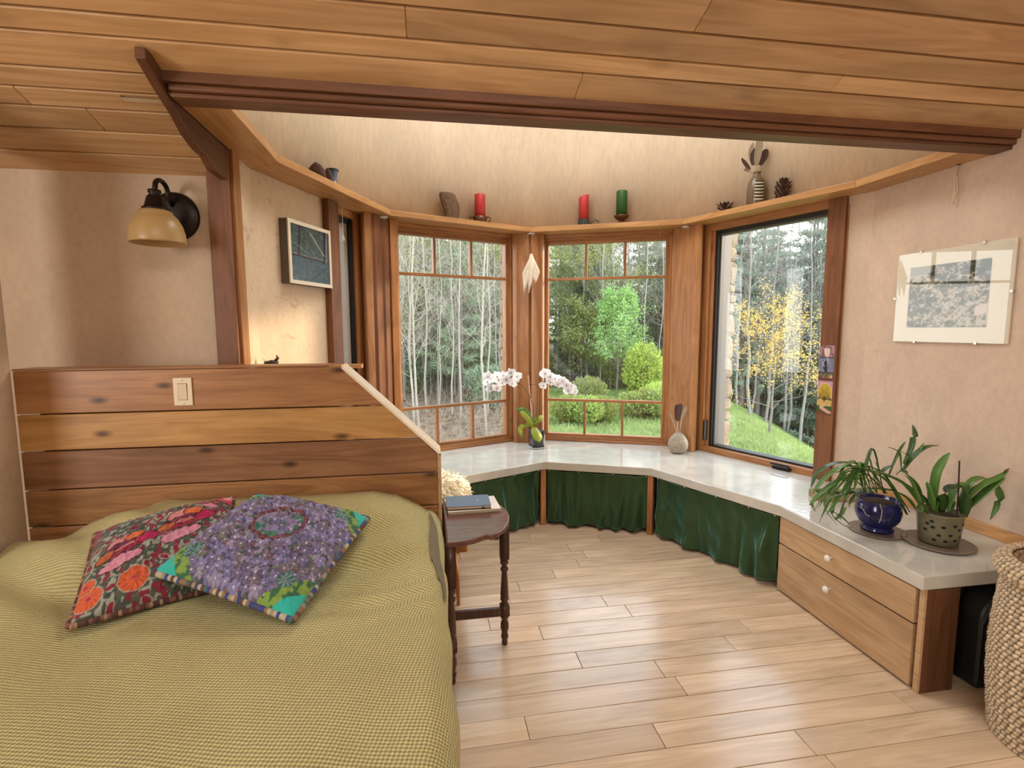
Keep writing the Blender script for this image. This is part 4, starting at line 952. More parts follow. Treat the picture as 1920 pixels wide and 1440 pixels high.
for k in range(16):
    x1, y1 = rs.uniform(1520, 1610), rs.uniform(880, 985); x0 = rs.uniform(1620, 1670)
    pl_leaf(bl, bpx, [(x0, 925, rs.uniform(-.04, .04)), ((x0*.6+x1*.4), min(905, y1)-rs.uniform(15, 40), -.03), ((x0*.25+x1*.75), (900+y1)/2-rs.uniform(5, 22), -.06), (x1, y1, -.08)], rs.uniform(.004, .008), rs.choice((LEAF, LEAF, LEAFD)))
pl_leaf(bl, bpx, [(1518, 944, -.08), (1524, 952, -.085), (1531, 960, -.09)], .004, DRY, n=5, name='dry_tip')
# green pierced pot
gpx = (2.312, 1.945)
sc2 = thing('saucer', 'wider brown saucer under the olive green pierced pot', 'saucer', (gpx[0], gpx[1], ZC1))
MB().lathe([(.08, 0), (.128, .002), (.139, .009), (.139, .012), (.122, .009), (.001, .007)], 40).build('dish', STONEW, sc2, smooth=True)
gp = thing('potted_orchid', 'broad-leaved orchid in an olive green pierced pot', 'plant', (gpx[0], gpx[1], ZC1+.010))
OLIVE = plain('olive_glaze', (.155, .145, .085), .25, var=.22, vs=12)
MB().lathe([(.066, 0), (.074, .004), (.080, .05), (.086, .11), (.088, .138), (.090, .142), (.088, .147), (.080, .145), (.078, .12), (.001, .12)], 44).build('pot', OLIVE, gp, smooth=True)
MB().lathe([(.078, .128), (.04, .138), (.001, .14)], 20, cap0=False).build('bark', SOIL, gp, smooth=True)
rg = lambda z: float(np.interp(z, [0, .05, .11, .14], [.072, .080, .086, .088]))
for k, (a, z) in enumerate(((-2.95, .10), (-2.75, .115), (-2.7, .088), (-2.42, .055), (-2.25, .095), (-2.1, .03), (-1.9, .06), (-1.75, .105), (-1.6, .035), (-1.45, .085), (-1.25, .05), (-2.62, .03), (-1.2, .11), (-3.05, .07))):
    wallpatch('piercing', gp, rg, a, z, .009, .0065, HOLE)
glv = [
 ([(1752, 965, 0), (1752, 935, 0), (1758, 890, 0), (1770, 865, 0), (1781, 848, 0)], .020), ([(1750, 960, -.02), (1745, 935, -.03), (1740, 915, -.03), (1738, 903, -.03)], .014),
 ([(1765, 960, 0), (1770, 930, -.02), (1785, 915, -.03), (1812, 912, -.03)], .022), ([(1800, 962, 0), (1812, 940, 0), (1845, 910, -.02), (1870, 898, -.02), (1891, 882, -.02)], .017),
 ([(1805, 965, -.02), (1825, 945, -.03), (1860, 915, -.04), (1885, 895, -.04)], .018), ([(1800, 940, .02), (1820, 905, .03), (1845, 898, .03), (1868, 915, .02), (1872, 945, .02), (1856, 975, .02)], .018),
 ([(1808, 970, -.03), (1808, 945, -.05), (1806, 920, -.05), (1795, 905, -.04)], .020), ([(1780, 965, .02), (1785, 930, .03), (1800, 910, .03), (1815, 905, .03)], .014), ([(1795, 935, .03), (1830, 915, .03), (1850, 905, .03)], .010),
 ([(1728, 962, -.02), (1722, 940, -.02), (1708, 905, -.01), (1696, 890, 0)], .017), ([(1740, 965, -.03), (1732, 950, -.04), (1718, 940, -.04)], .008), ([(1775, 968, -.02), (1785, 955, -.03), (1792, 940, -.03)], .006)]
for pts, w in glv: pl_leaf(gp, gpx, pts, w*1.35, random.choice((LEAF, LEAFD)))
MB().tube([p-Vector(gp.location) for p in pot_plant_pts(gpx, [(1794, 965, 0), (1797, 920, 0), (1799, 864, 0)], 0)], .0035, 6).build('stake', plain('dark_stake', (.06, .03, .03), .6), gp)
pl_leaf(gp, gpx, [(1880, 888, -.02), (1886, 882, -.02), (1893, 878, -.02)], .004, DRY, n=5, name='dry_tip')
# succulent tray at the wall
st = thing('succulent_tray', 'low wooden tray of small succulents by the window foot', 'planter', (2.385, 2.575, ZC1), R(-14))
OLDW = wood('old_tray_wood', (.42, .33, .17), (.25, .18, .08), 'X', 1.3, .6, 0, .05)
for x0, x1, y0, y1, z0, z1 in ((-.17, .17, -.06, -.048, 0, .042), (-.17, .17, .048, .06, 0, .042), (-.17, -.158, -.048, .048, 0, .042), (.158, .17, -.048, .048, 0, .042), (-.158, .158, -.048, .048, 0, .008)):
    MB().box(x0, x1, y0, y1, z0, z1).build('side_board' if z1 > .01 else 'base_board', OLDW, st, bevel=.002)
MB().box(-.156, .156, -.046, .046, .008, .034).build('soil', SOIL, st)
SUC = [plain('succulent_green', (.10, .19, .07), .45, var=.3), plain('succulent_blue', (.22, .32, .28), .5, var=.2), plain('succulent_lime', (.32, .38, .12), .45, var=.2)]
rs = random.Random(3)
for k in range(13):
    mb = MB(); m_ = rs.randint(8, 12); s_ = rs.uniform(.014, .022)
    for j in range(m_):
        a = 2.4*j; el = .35+.9*j/m_; d = Vector((math.cos(a)*math.cos(el), math.sin(a)*math.cos(el), math.sin(el)))
        mb.tube([(0, 0, 0), d*s_*.6, d*s_*1.5], [.003, s_*.30, .0008], 5)
    mb.build('rosette', rs.choice(SUC), st, smooth=True, loc=(-.145+.29*k/12, rs.uniform(-.03, .03), .038))

# ------------------------------------------------------------------ woven basket
bk = thing('laundry_basket', 'tall coiled straw basket with a sunken lid at the right edge', 'basket', (2.238, 1.352, 0))
STRAW = plain('straw_coil', (.56, .44, .285), .75, var=.28, vs=45); STRAWD = plain('dark_straw', (.28, .17, .10), .8, var=.2, vs=40)
def coilmesh(name, rad, hr, beads, m_, base, slant=.12):
    mb = MB(); n = beads*4; ks = 7; vs = []
    for i in range(n):
        for k in range(ks):
            a = 2*PI*k/ks; th = 2*PI*(i/4+slant*math.sin(a))/beads
            bump = [.0, .75, 1.0, .75][i % 4]; r_ = hr*(.58+.46*bump)
            rr = rad+r_*math.cos(a); vs.append((rr*math.cos(th), rr*math.sin(th), hr*1.02*math.sin(a)*(.9+.1*bump)))
    fs = [(i*ks+k, ((i+1) % n)*ks+k, ((i+1) % n)*ks+(k+1) % ks, i*ks+(k+1) % ks) for i in range(n) for k in range(ks)]
    me = mb.add(vs, fs).mesh(name, m_, True); at = me.color_attributes.new('Col', 'FLOAT_COLOR', 'POINT')
    for i in range(n):
        q = [.26, .95, 1.0, .95][i % 4]*(.82+.36*math.sin(i*12.9)**2)
        for k in range(ks): at.data[i*ks+k].color = (base[0]*q, base[1]*q, base[2]*q, 1)
    return me
HC = .0088
cm_ = coilmesh('coil', .222, HC, 66, colattr('straw_coils', .75), (.68, .54, .37))
nrow = 36
for k in range(nrow):
    z = HC*.95+k*HC*2*.985; t = k/(nrow-1); r_ = .214+.018*math.sin(PI*min(1, t*1.05))+.004*math.sin(k*1.7)*.3
    link('coil', cm_, bk, (0, 0, z), (0, 0, (k % 2)*PI/66+.012*math.sin(k*2.3)), (r_/.222, r_/.222, 1))
ztop = HC*2*.985*nrow
for k, (r_, z) in enumerate(((.232, ztop-.012), (.239, ztop+.004), (.236, ztop+.020), (.228, ztop+.033), (.216, ztop+.042), (.202, ztop+.043))):
    link('rim_coil', cm_, bk, (0, 0, z), (0, 0, k*.5), (r_/.222, r_/.222, 1.05))
cd_ = coilmesh('lid_coil', .15, HC, 54, colattr('dark_straw_coils', .8), (.36, .235, .145))
for k in range(9):
    r_ = .188-k*.0175; link('lid_coil', cd_, bk, (0, 0, ztop+.028-.022*math.sin(min(1, k/5)*PI/2)), (0, 0, k*.4), (r_/.15, r_/.15, 1))
MB().lathe([(.001, .0), (.205, .0), (.205, ztop), (.19, ztop+.012), (.02, ztop), (.001, ztop)], 40).build('lining_or_shade', STRAWD, bk)

# ------------------------------------------------------------------ orchid in flower
op = (.886, 4.185)
os_ = thing('saucer', 'small glazed saucer under the square orchid pot', 'saucer', (op[0], op[1], ZC1))
MB().lathe([(.05, 0), (.075, .003), (.082, .010), (.078, .011), (.001, .006)], 30).build('dish', plain('pale_glaze', (.62, .64, .63), .15), os_, smooth=True)
orc = thing('white_orchid', 'white flowering orchid with two sprays in a dark square pot', 'plant', (op[0], op[1], ZC1+.007))
DKG = plain('dark_grey_glaze', (.055, .06, .065), .12, var=.3, vs=20)
MB().add([(x*s, y*s, z) for z, s in ((0, .050), (.018, .056), (.022, .046), (.135, .056), (.145, .058)) for x, y in ((-1, -1), (1, -1), (1, 1), (-1, 1))],
         [(3, 2, 1, 0), (16, 17, 18, 19)]+[(4*i+k, 4*i+(k+1) % 4, 4*i+4+(k+1) % 4, 4*i+4+k) for i in range(4) for k in range(4)]).build('pot', DKG, orc, bevel=.004).rotation_euler = (0, 0, R(8))
MB().box(-.05, .05, -.05, .05, .10, .146).build('bark', SOIL, orc)
MB().tube([(.052, -.02, .14), (.06, -.035, .10), (.055, -.04, .05), (.06, -.04, .01)], .008, 7).build('pot_ornament', plain('silver_glaze', (.6, .6, .58), .15), orc, smooth=True)
def OP(px, py, dd=0): return onpl(px, py, (op[0]+dd*VN[0], op[1]+dd*VN[1]), VN)-Vector(orc.location)
for pts, w, m_ in (([(998, 796, -.02), (990, 780, -.02), (980, 770, -.03), (968, 766, -.03)], .030, LEAF), ([(999, 798, -.03), (990, 786, -.05), (980, 775, -.05), (975, 772, -.05)], .022, LEAFY),
                   ([(1000, 798, 0), (1006, 788, 0), (1012, 783, 0), (1018, 786, 0)], .034, LEAFY), ([(1001, 796, -.05), (1008, 790, -.07), (1014, 785, -.07), (1010, 780, -.05)], .020, LEAFY),
                   ([(998, 797, -.02), (984, 797, -.04), (975, 806, -.05), (980, 820, -.05)], .022, LEAFY), ([(1000, 800, -.05), (1004, 810, -.09), (1010, 822, -.10), (1011, 829, -.10)], .038, LEAFY)):
    leaf(orc, [OP(*p) for p in pts], w, m_, n=10, base=.5, side=(1, .1, .3))
STEM = plain('flower_stem', (.10, .075, .035), .5)
MB().tube(spline([OP(998, 793), OP(1001, 765), OP(993, 742), OP(985, 730), OP(973, 718), OP(955, 706), OP(935, 700), OP(915, 706)], 24), .0038, 6).build('flower_stem', STEM, orc, smooth=True)
MB().tube(spline([OP(1003, 795), OP(1008, 765), OP(1008, 735), OP(1009, 722), OP(1017, 716), OP(1035, 714), OP(1055, 720), OP(1078, 735)], 24), .0038, 6).build('flower_stem', STEM, orc, smooth=True)
MB().tube([OP(998, 795, .02), OP(990, 704, .02)], .0055, 7).build('stake', plain('pink_stake', (.62, .34, .27), .5), orc)
MB().tube([OP(991, 721), OP(1008, 721)], .002, 5).build('tie', BLACK, orc)
PETAL = leafmat('white_petal', (.93, .93, .94), .03, .45); LIP = plain('orchid_lip', (.34, .22, .30), .5, var=.5, vs=80)
mb = MB()
for a, w, l_ in ((PI/2, .017, .042), (PI/2+2.2, .016, .040), (PI/2-2.2, .016, .040), (0.12, .027, .044), (PI-.12, .027, .044)):
    d = Vector((math.cos(a), 0, math.sin(a))); s_ = Vector((-math.sin(a), 0, math.cos(a))); P = []
    for i in range(7):
        t = i/6; ww = w*math.sin(PI*(.08+.92*t)**.85)**.75 if i < 6 else .002
        P.append([tuple(d*l_*t+s_*ww*q+Vector((0, -.006*math.sin(t*PI)+.008*t*t-.004*q*q, 0))) for q in (-1, -.5, 0, .5, 1)])
    mb.grid(P)
fme = mb.mesh('orchid_flower', PETAL, True)
lme_ = MB().tube([(0, -.004, .003), (0, -.010, -.001), (0, -.012, -.007), (0, -.007, -.011)], [.003, .0045, .0035, .001], 7).mesh('orchid_lip', LIP, True)
fl_l = [(913, 716), (920, 728), (915, 706), (932, 706), (943, 704), (932, 728), (941, 718), (958, 699), (950, 712), (961, 719), (970, 706), (966, 712), (926, 712)]
fl_r = [(1022, 700), (1018, 723), (1031, 706), (1040, 710), (1031, 716), (1048, 712), (1056, 716), (1062, 722), (1070, 727), (1074, 733), (1066, 732), (1046, 720)]
rs = random.Random(9)
for px, py in fl_l+fl_r:
    f_ = link('flower', fme, orc, OP(px, py, rs.uniform(-.05, .0)), (rs.uniform(-.3, .3), rs.uniform(-.5, .5), rs.uniform(-.7, .5)), [rs.uniform(.95, 1.2)]*3)
    link('lip', lme_, f_)
# stone vase with feathers
sv = thing('stone_vase', 'speckled egg-shaped stone vase beside the right window corner post', 'vase', (1.966, 3.79, ZC1))
GRAN = plain('speckled_stone', (.34, .29, .22), .7, var=.45, vs=38, bump=.5, bs=60)
MB().lathe([(.03, 0), (.055, .012), (.074, .045), (.078, .075), (.070, .110), (.052, .140), (.030, .160), (.018, .168), (.012, .165), (.010, .12)], 28, cap1=False).build('body', GRAN, sv, smooth=True)
FDK = plain('dark_feather', (.075, .045, .036), .8, var=.4, vs=40); FBAR = plain('barred_feather', (.34, .27, .21), .8, var=.6, vs=60)
def feather(name, label, pts, w, m_, grp=None, side=(1, -.4, 0)):
    pts = [Vector(p) for p in pts]; e = thing(name, label, 'feather', pts[0], 0, grp)
    sp_ = [p-pts[0] for p in spline(pts, 12)]
    MB().tube(sp_, [.0022]*8+[.0016]*5, 5).build('quill', plain('quill', (.62, .5, .36), .5), e)
    k0 = 4; wd = [w*math.sin(PI*min(1, (i+.7)/(len(sp_)-k0)))**.6+.001 for i in range(len(sp_)-k0)]
    MB().ribbon([p+Vector((0, -.002, 0)) for p in sp_[k0:]], wd, side, .15).build('vane', m_, e, smooth=True); return e
B0 = Vector((1.966, 3.79, ZC1+.15))
def SVp(px, py, dd=0): return onpl(px, py, (1.966+dd*VN[0], 3.79+dd*VN[1]), VN)
feather('feather', 'tall dark broad feather, middle one in the stone vase', [B0, SVp(1271, 790), SVp(1274, 765), SVp(1277, 757)], .020, FDK)
feather('feather', 'dark feather curling left in the stone vase', [B0+Vector((-.006, .005, 0)), SVp(1269, 788, .01), SVp(1270, 768, .01), SVp(1268, 759, .01)], .022, FDK)
feather('feather', 'narrow grey feather leaning right in the stone vase', [B0+Vector((.008, 0, 0)), SVp(1278, 785, -.01), SVp(1284, 768, -.01), SVp(1287, 762, -.01)], .012, FBAR)
feather('feather', 'slim brown stalk-like feather leaning left in the stone vase', [B0+Vector((-.01, 0, 0)), SVp(1264, 795), SVp(1258, 780), SVp(1252, 771)], .007, FBAR)

# ------------------------------------------------------------------ things on the ledge shelf
ZL = ZS1
def onshelf(a, t, off): 
    pass
WAXR = plain('red_wax', (.48, .035, .035), .45, var=.06, trans=.15); WAXG = plain('green_wax', (.022, .10, .018), .45, var=.06)
def candle(name_lab, xy, r_, z0, z1, m_, cut=0):
    e = thing('candle', name_lab, 'candle', (xy[0], xy[1], ZL+z0))
    h = z1-z0; mb = MB(); seg = 24; vs = []
    for z, rr in ((0, r_), (h-.008, r_), (h-.002, r_*.95), (h, r_*.82)):
        for k in range(seg):
            a = 2*PI*k/seg; vs.append((rr*math.cos(a), rr*math.sin(a), z+(cut*math.cos(a)*rr if z > h*.5 else 0)))
    mb.add(vs, [tuple(range(seg-1, -1, -1)), tuple(range(3*seg, 4*seg))]+[(i*seg+k, i*seg+(k+1) % seg, (i+1)*seg+(k+1) % seg, (i+1)*seg+k) for i in range(3) for k in range(seg)])
    mb.build('wax', m_, e, smooth=True); MB().tube([(0, 0, h-.004), (.001, 0, h+.008)], .0015, 5).build('wick', BLACK, e); return e
PEWT = plain('pewter', (.085, .085, .075), .4, .7); BRONZ = plain('copper_bronze', (.13, .055, .030), .4, .6)
c1 = (.433, 4.246)
candle('red pillar candle in the two-handled cup, second thing left of the centre post', c1, .044, .030, .230, WAXR)
h1 = thing('candle_holder', 'dark two-handled cup holding a red candle left of the centre post', 'candle holder', (c1[0], c1[1], ZL))
MB().lathe([(.042, 0), (.046, .004), (.052, .03), (.056, .055), (.053, .056), (.047, .032), (.04, .028), (.001, .027)], 26).build('cup', BRONZ, h1, smooth=True)
for s_ in (-1, 1): MB().tube([(s_*.052, 0, .045), (s_*.070, 0, .058), (s_*.084, 0, .045), (s_*.076, 0, .02), (s_*.05, 0, .012)], .0055, 7).build('handle', BRONZ, h1, smooth=True)
c2 = (1.298, 4.246)
candle('red pillar candle with a slanted top in the loop-handled holder', c2, .042, .024, .250, WAXR, .3)
h2 = thing('candle_holder', 'pewter chamber holder with a loop handle under the slanted red candle', 'candle holder', (c2[0], c2[1], ZL))
MB().lathe([(.062, 0), (.066, .004), (.060, .007), (.048, .008), (.047, .058), (.044, .058), (.043, .022), (.001, .022)], 28).build('cup', PEWT, h2, smooth=True)
MB().tube([(.05, 0, .012), (.075, -.002, .042), (.10, -.004, .060), (.125, -.005, .050), (.132, -.006, .030), (.122, -.006, .012)], .0045, 7).build('handle', PEWT, h2, smooth=True)
c3 = (1.584, 4.128)
candle('dark green pillar candle on the bronze pedestal dish', c3, .045, .070, .270, WAXG)
h3 = thing('candle_holder', 'bronze pedestal dish carrying the dark green candle', 'candle holder', (c3[0], c3[1], ZL))
MB().lathe([(.045, 0), (.048, .006), (.025, .014), (.014, .026), (.030, .040), (.056, .058), (.062, .072), (.058, .074), (.046, .066), (.001, .064)], 28).build('dish', BRONZ, h3, smooth=True)
BARK = plain('rough_bark', (.135, .078, .046), .9, var=.5, vs=30, bump=1.0, bs=45)
bkp = thing('bark_piece', 'upright piece of dark furrowed bark on the ledge over the left window', 'bark', (.200, 4.150, ZL), R(20))
P = []
for i in range(21):
    z = .205*i/20; row = []
    for j in range(33):
        a = 2*PI*j/32; w = .062*(1-.12*math.cos(i/20*5)); cx_ = -.022*(z/.2)+.012*math.sin(z*22)
        ridge = 1+.10*noise.noise(Vector((math.cos(a)*6, math.sin(a)*6, z*9)))+.07*math.sin(a*11+z*14)
        k = 1.0 if i not in (0, 20) else .82
        row.append((cx_+w*ridge*k*math.cos(a), .026*ridge*k*math.sin(a), z))
    P.append(row)
mb = MB().grid(P); mb.f.append(tuple(range(31, -1, -1))); mb.m.append(0); mb.f.append(tuple(20*33+k for k in range(32))); mb.m.append(0); mb.build('bark', BARK, bkp, smooth=True)
# left flank: two seed pods and a small blue vase
PODM = plain('dark_seed_pod', (.075, .030, .020), .7, var=.4, vs=40, bump=.6, bs=60)
for nm, xy, sx, sz, lb in (('seed_pod', (-.620, 3.225), .066, .115, 'larger dark brown pod at the far left end of the ledge'), ('seed_pod', (-.575, 3.335), .036, .118, 'slim brown pod standing against the small blue vase')):
    e = thing(nm, lb, 'seed pod', (xy[0], xy[1], ZL), R(67))
    MB().tube([(0, 0, 0), (0, 0, sz*.25), (.004, 0, sz*.6), (.0, 0, sz*.85), (-.004, 0, sz)], [sx*.7, sx, sx*.85, sx*.5, .003], 12, sq=.5).build('husk', PODM, e, smooth=True)
    MB().tube([(sx*.5, -.01, 0), (sx*.55, -.012, sz*.4), (sx*.3, -.01, sz*.9)], [sx*.3, sx*.35, .003], 8).build('seam', PODM, e, smooth=True)
bv = thing('blue_vase', 'tiny blue and brown glazed vase at the left end of the ledge', 'vase', (-.555, 3.395, ZL))
MB().lathe([(.026, 0), (.034, .012), (.035, .030), (.026, .055)], 20, cap1=False).build('foot', plain('ochre_glaze', (.20, .15, .08), .3), bv, smooth=True)
MB().lathe([(.026, .055), (.022, .075), (.024, .10), (.031, .118), (.033, .124), (.029, .124), (.020, .10)], 20, cap0=False, cap1=False).build('neck', plain('blue_glaze', (.075, .12, .21), .25), bv, smooth=True)
MB().lathe([(.0325, .118), (.0345, .124), (.0325, .128), (.028, .126)], 20, cap0=False, cap1=False).build('lip', BLACK, bv, smooth=True)
# thin stick and pendant over the right window
e = tag(MB().tube([(0, 0, .006), (.12, -.048, .009), (.235, -.10, .006)], [.006, .007, .005], 7).build('flat_stick', plain('bamboo_stick', (.30, .15, .06), .6), loc=(1.635, 4.10, ZL)), 'thin wooden stick lying on the ledge right of the green candle', 'stick')
MB().tube([(.235, -.10, .006), (.245, -.104, .006)], .0055, 7).build('stick_end', plain('pale_stick_end', (.55, .40, .22), .6), e)
e = tag(MB().tube([(0, 0, .02), (0, 0, -.05)], .0014, 5).build('hanging_pendant', plain('red_thread', (.22, .03, .02), .6), loc=(1.818, 3.905, ZS0)), 'small red pendant on a thread hanging before the right gridded window', 'pendant')
MB().lathe([(.001, -.11), (.0035, -.09), (.005, -.06), (.002, -.048)], 10).build('bead', plain('red_bead', (.20, .035, .02), .4), e, smooth=True)
# right flank: cone fragment, striped vase with feathers, pine cone
CONE = plain('pine_cone', (.085, .045, .032), .8, var=.5, vs=60)
def pinecone(parent, h, r_, tiers, name='scales', squash=1):
    mb = MB(); mb.tube([(0, 0, 0), (0, 0, h*.5), (0, 0, h*.98)], [r_*.45, r_*.45, r_*.1], 8)
    for t in range(tiers):
        f = t/(tiers-1); rr = r_*(.55+.62*math.sin(PI*(.12+.70*f)))*(1 if f < .8 else .75)
        for k in range(7):
            a = 2*PI*k/7+t*.45; d = Vector((math.cos(a), math.sin(a), .25+.6*f)); p = Vector((0, 0, h*.92*f)); s_ = Vector((-math.sin(a), math.cos(a), 0))
            mb.add([p, p+d*rr*.75-s_*r_*.22, p+d*rr*1.05+Vector((0, 0, .004)), p+d*rr*.75+s_*r_*.22, p+d*rr*.8+Vector((0, 0, .010))], [(0, 1, 4), (1, 2, 4), (2, 3, 4), (3, 0, 4), (0, 3, 2, 1)])
    return mb.build(name, CONE, parent)
e = thing('cone_fragment', 'flattened broken pine cone on the ledge left of the striped vase', 'pine cone', (2.188, 3.615, ZL))
pinecone(e, .045, .055, 4); MB().tube([(0, 0, .03), (.01, 0, .065), (.004, .01, .085)], [.012, .009, .003], 6).build('stub', CONE, e); MB().tube([(-.03, .08, .006), (.05, -.10, .008)], .008, 6).build('base_chip', CONE, e)
vz = (2.285, 3.392)
vs_ = thing('striped_vase', 'brown stoneware bottle vase with cream and black stripes holding feathers', 'vase', (vz[0], vz[1], ZL))
BRST = plain('brown_stoneware', (.15, .105, .065), .3, var=.25, vs=12)
rvp = [(.056, 0), (.060, .01), (.061, .10), (.057, .155), (.042, .190), (.026, .207), (.022, .222), (.028, .232), (.024, .236), (.018, .225), (.016, .2)]
MB().lathe(rvp, 30, cap1=False).build('body', BRST, vs_, smooth=True)
rv = lambda z: float(np.interp(z, [0, .01, .10, .155, .19], [.056, .060, .061, .057, .042]))
CRM = plain('cream_stripe', (.62, .55, .42), .4); 
def band(z0, z1, a0, a1, m_, nm):
    n = 10; vs = []
    for z in (z0, z1):
        for k in range(n+1):
            a = a0+(a1-a0)*k/n; r_ = rv(z)+.0012; vs.append((r_*math.cos(a), r_*math.sin(a), z-.003*math.cos((k/n-.5)*PI)))
    return MB().add(vs, [(k, k+1, n+2+k, n+1+k) for k in range(n)]).build(nm, m_, vs_, smooth=True)
for k in range(6): band(.036+k*.022, .046+k*.022, -2.35, -1.30, CRM, 'cream_stripe'); band(.046+k*.022, .056+k*.022, -2.35, -1.30, BLACK, 'black_stripe')
def VP(px, py, dd=0): return onpl(px, py, (vz[0]+dd*VN[0], vz[1]+dd*VN[1]), VN)
B1 = Vector((vz[0], vz[1], ZL+.20)); FG = plain('grey_feather', (.30, .25, .17), .8, var=.3, vs=30)
feather('feather', 'tallest grey-brown feather in the striped vase', [B1, VP(1418, 310, -.02), VP(1422, 280, -.02), VP(1427, 246, -.02)], .024, FG)
feather('feather', 'broad dark feather right in the striped vase', [B1+Vector((.01, 0, 0)), VP(1425, 310, .01), VP(1432, 292, .01), VP(1438, 280, .01)], .026, FDK)
feather('feather', 'dark feather left of the tallest in the striped vase', [B1+Vector((-.01, 0, 0)), VP(1412, 310, .01), VP(1413, 292, .01), VP(1416, 278, .01)], .022, FDK)
feather('feather', 'small barred feather behind the dark one in the striped vase', [B1+Vector((-.012, .008, 0)), VP(1409, 305, .02), VP(1408, 285, .02), VP(1412, 268, .02)], .016, FBAR)
feather('feather', 'short dark feather leaning left in the striped vase', [B1+Vector((-.012, -.006, 0)), VP(1406, 318, -.01), VP(1398, 308, -.01), VP(1390, 297, -.01)], .012, FDK)
feather('feather', 'small drooping feather lowest left in the striped vase', [B1+Vector((-.014, -.008, 0)), VP(1405, 322, -.02), VP(1396, 317, -.02), VP(1389, 319, -.02)], .010, FBAR)
e = thing('pine_cone', 'dark upright pine cone on the ledge right of the striped vase', 'pine cone', (2.352, 3.225, ZL)); e.rotation_euler = (R(-4), R(12), 0)
pinecone(e, .135, .046, 9)
# small bird ornament on the headboard's back edge
e = thing('bird_ornament', 'small dark and cream ornament on a ledge behind the headboard', 'ornament', (-.795, 2.80, 1.322))
S(MB().box(-.15, .35, -.03, .045, 1.300, 1.320).build('trim_12', W_SHX, None, loc=(-.70, 2.82, 0), rz=0))
MB().tube([(-.035, 0, .012), (0, 0, .016), (.03, 0, .014)], [.014, .020, .010], 9, sq=.6).build('body', plain('black_ornament', (.03, .02, .018), .4), e, smooth=True)
MB().lathe([(.022, -.002), (.030, .004), (.026, .008), (.001, .008)], 14).build('dish', PAPER, e, smooth=True)
MB().tube([(.015, 0, .02), (.03, 0, .038), (.022, 0, .052)], [.009, .008, .002], 8).build('head', plain('red_brown_ornament', (.10, .03, .02), .4), e, smooth=True)
MB().tube([(-.03, 0, .02), (-.04, .0, .034), (-.035, 0, .045)], [.003, .003, .001], 6).build('tail', PAPER, e, smooth=True)
# puck lights
for (px, py), lb in (((717, 406), 'left round nickel puck light under the ledge corner'), ((995, 437), 'middle round nickel puck light under the ledge at the centre post'), ((1287, 424), 'right round nickel puck light under the ledge corner')):
    p = atz(px, py, ZS0); e = thing('puck_light', lb, 'light', (p.x, p.y, ZS0))
    MB().lathe([(.030, -.012), (.036, -.012), (.040, -.008), (.040, 0)], 24).build('ring', STEEL, e, smooth=True)
    MB().lathe([(.001, -.0125), (.028, -.0125), (.030, -.010)], 24, cap1=False).build('lens', WHITE, e, smooth=True)
# white winged ornament hanging at the centre post
WNG = plain('white_feathered', (.80, .74, .62), .7, var=.12, vs=50)
wg = thing('winged_ornament', 'white winged ornament hanging on a thread at the centre post', 'ornament', (.858, 4.27, 2.05))
MB().tube([(0, 0, .25), (0, 0, .07)], .0016, 5).build('thread', plain('brown_thread', (.2, .07, .05), .7), wg)
MB().tube([(0, 0, .075), (0, -.004, .055), (0, -.006, .03), (0, -.004, -.04), (-.01, 0, -.14), (-.02, 0, -.25)], [.006, .016, .020, .026, .016, .002], 12).build('body', WNG, wg, smooth=True)
for s_, n_l in ((-1, 7), (1, 6)):
    for k in range(n_l):
        x0 = s_*(.016+.006*k); l_ = (.14+.016*k) if s_ < 0 else (.09+.012*k)
        leaf(wg, [(x0*.5, -.012, .045-.01*k), (x0*1.25, -.018, .01-.015*k), (x0*1.2-.004, -.012, -.04-.012*k), (x0*.95-.012, -.006, -l_-.02)], .010, WNG, n=8, base=.6, name='wing_feather', side=(1, 0, 0))

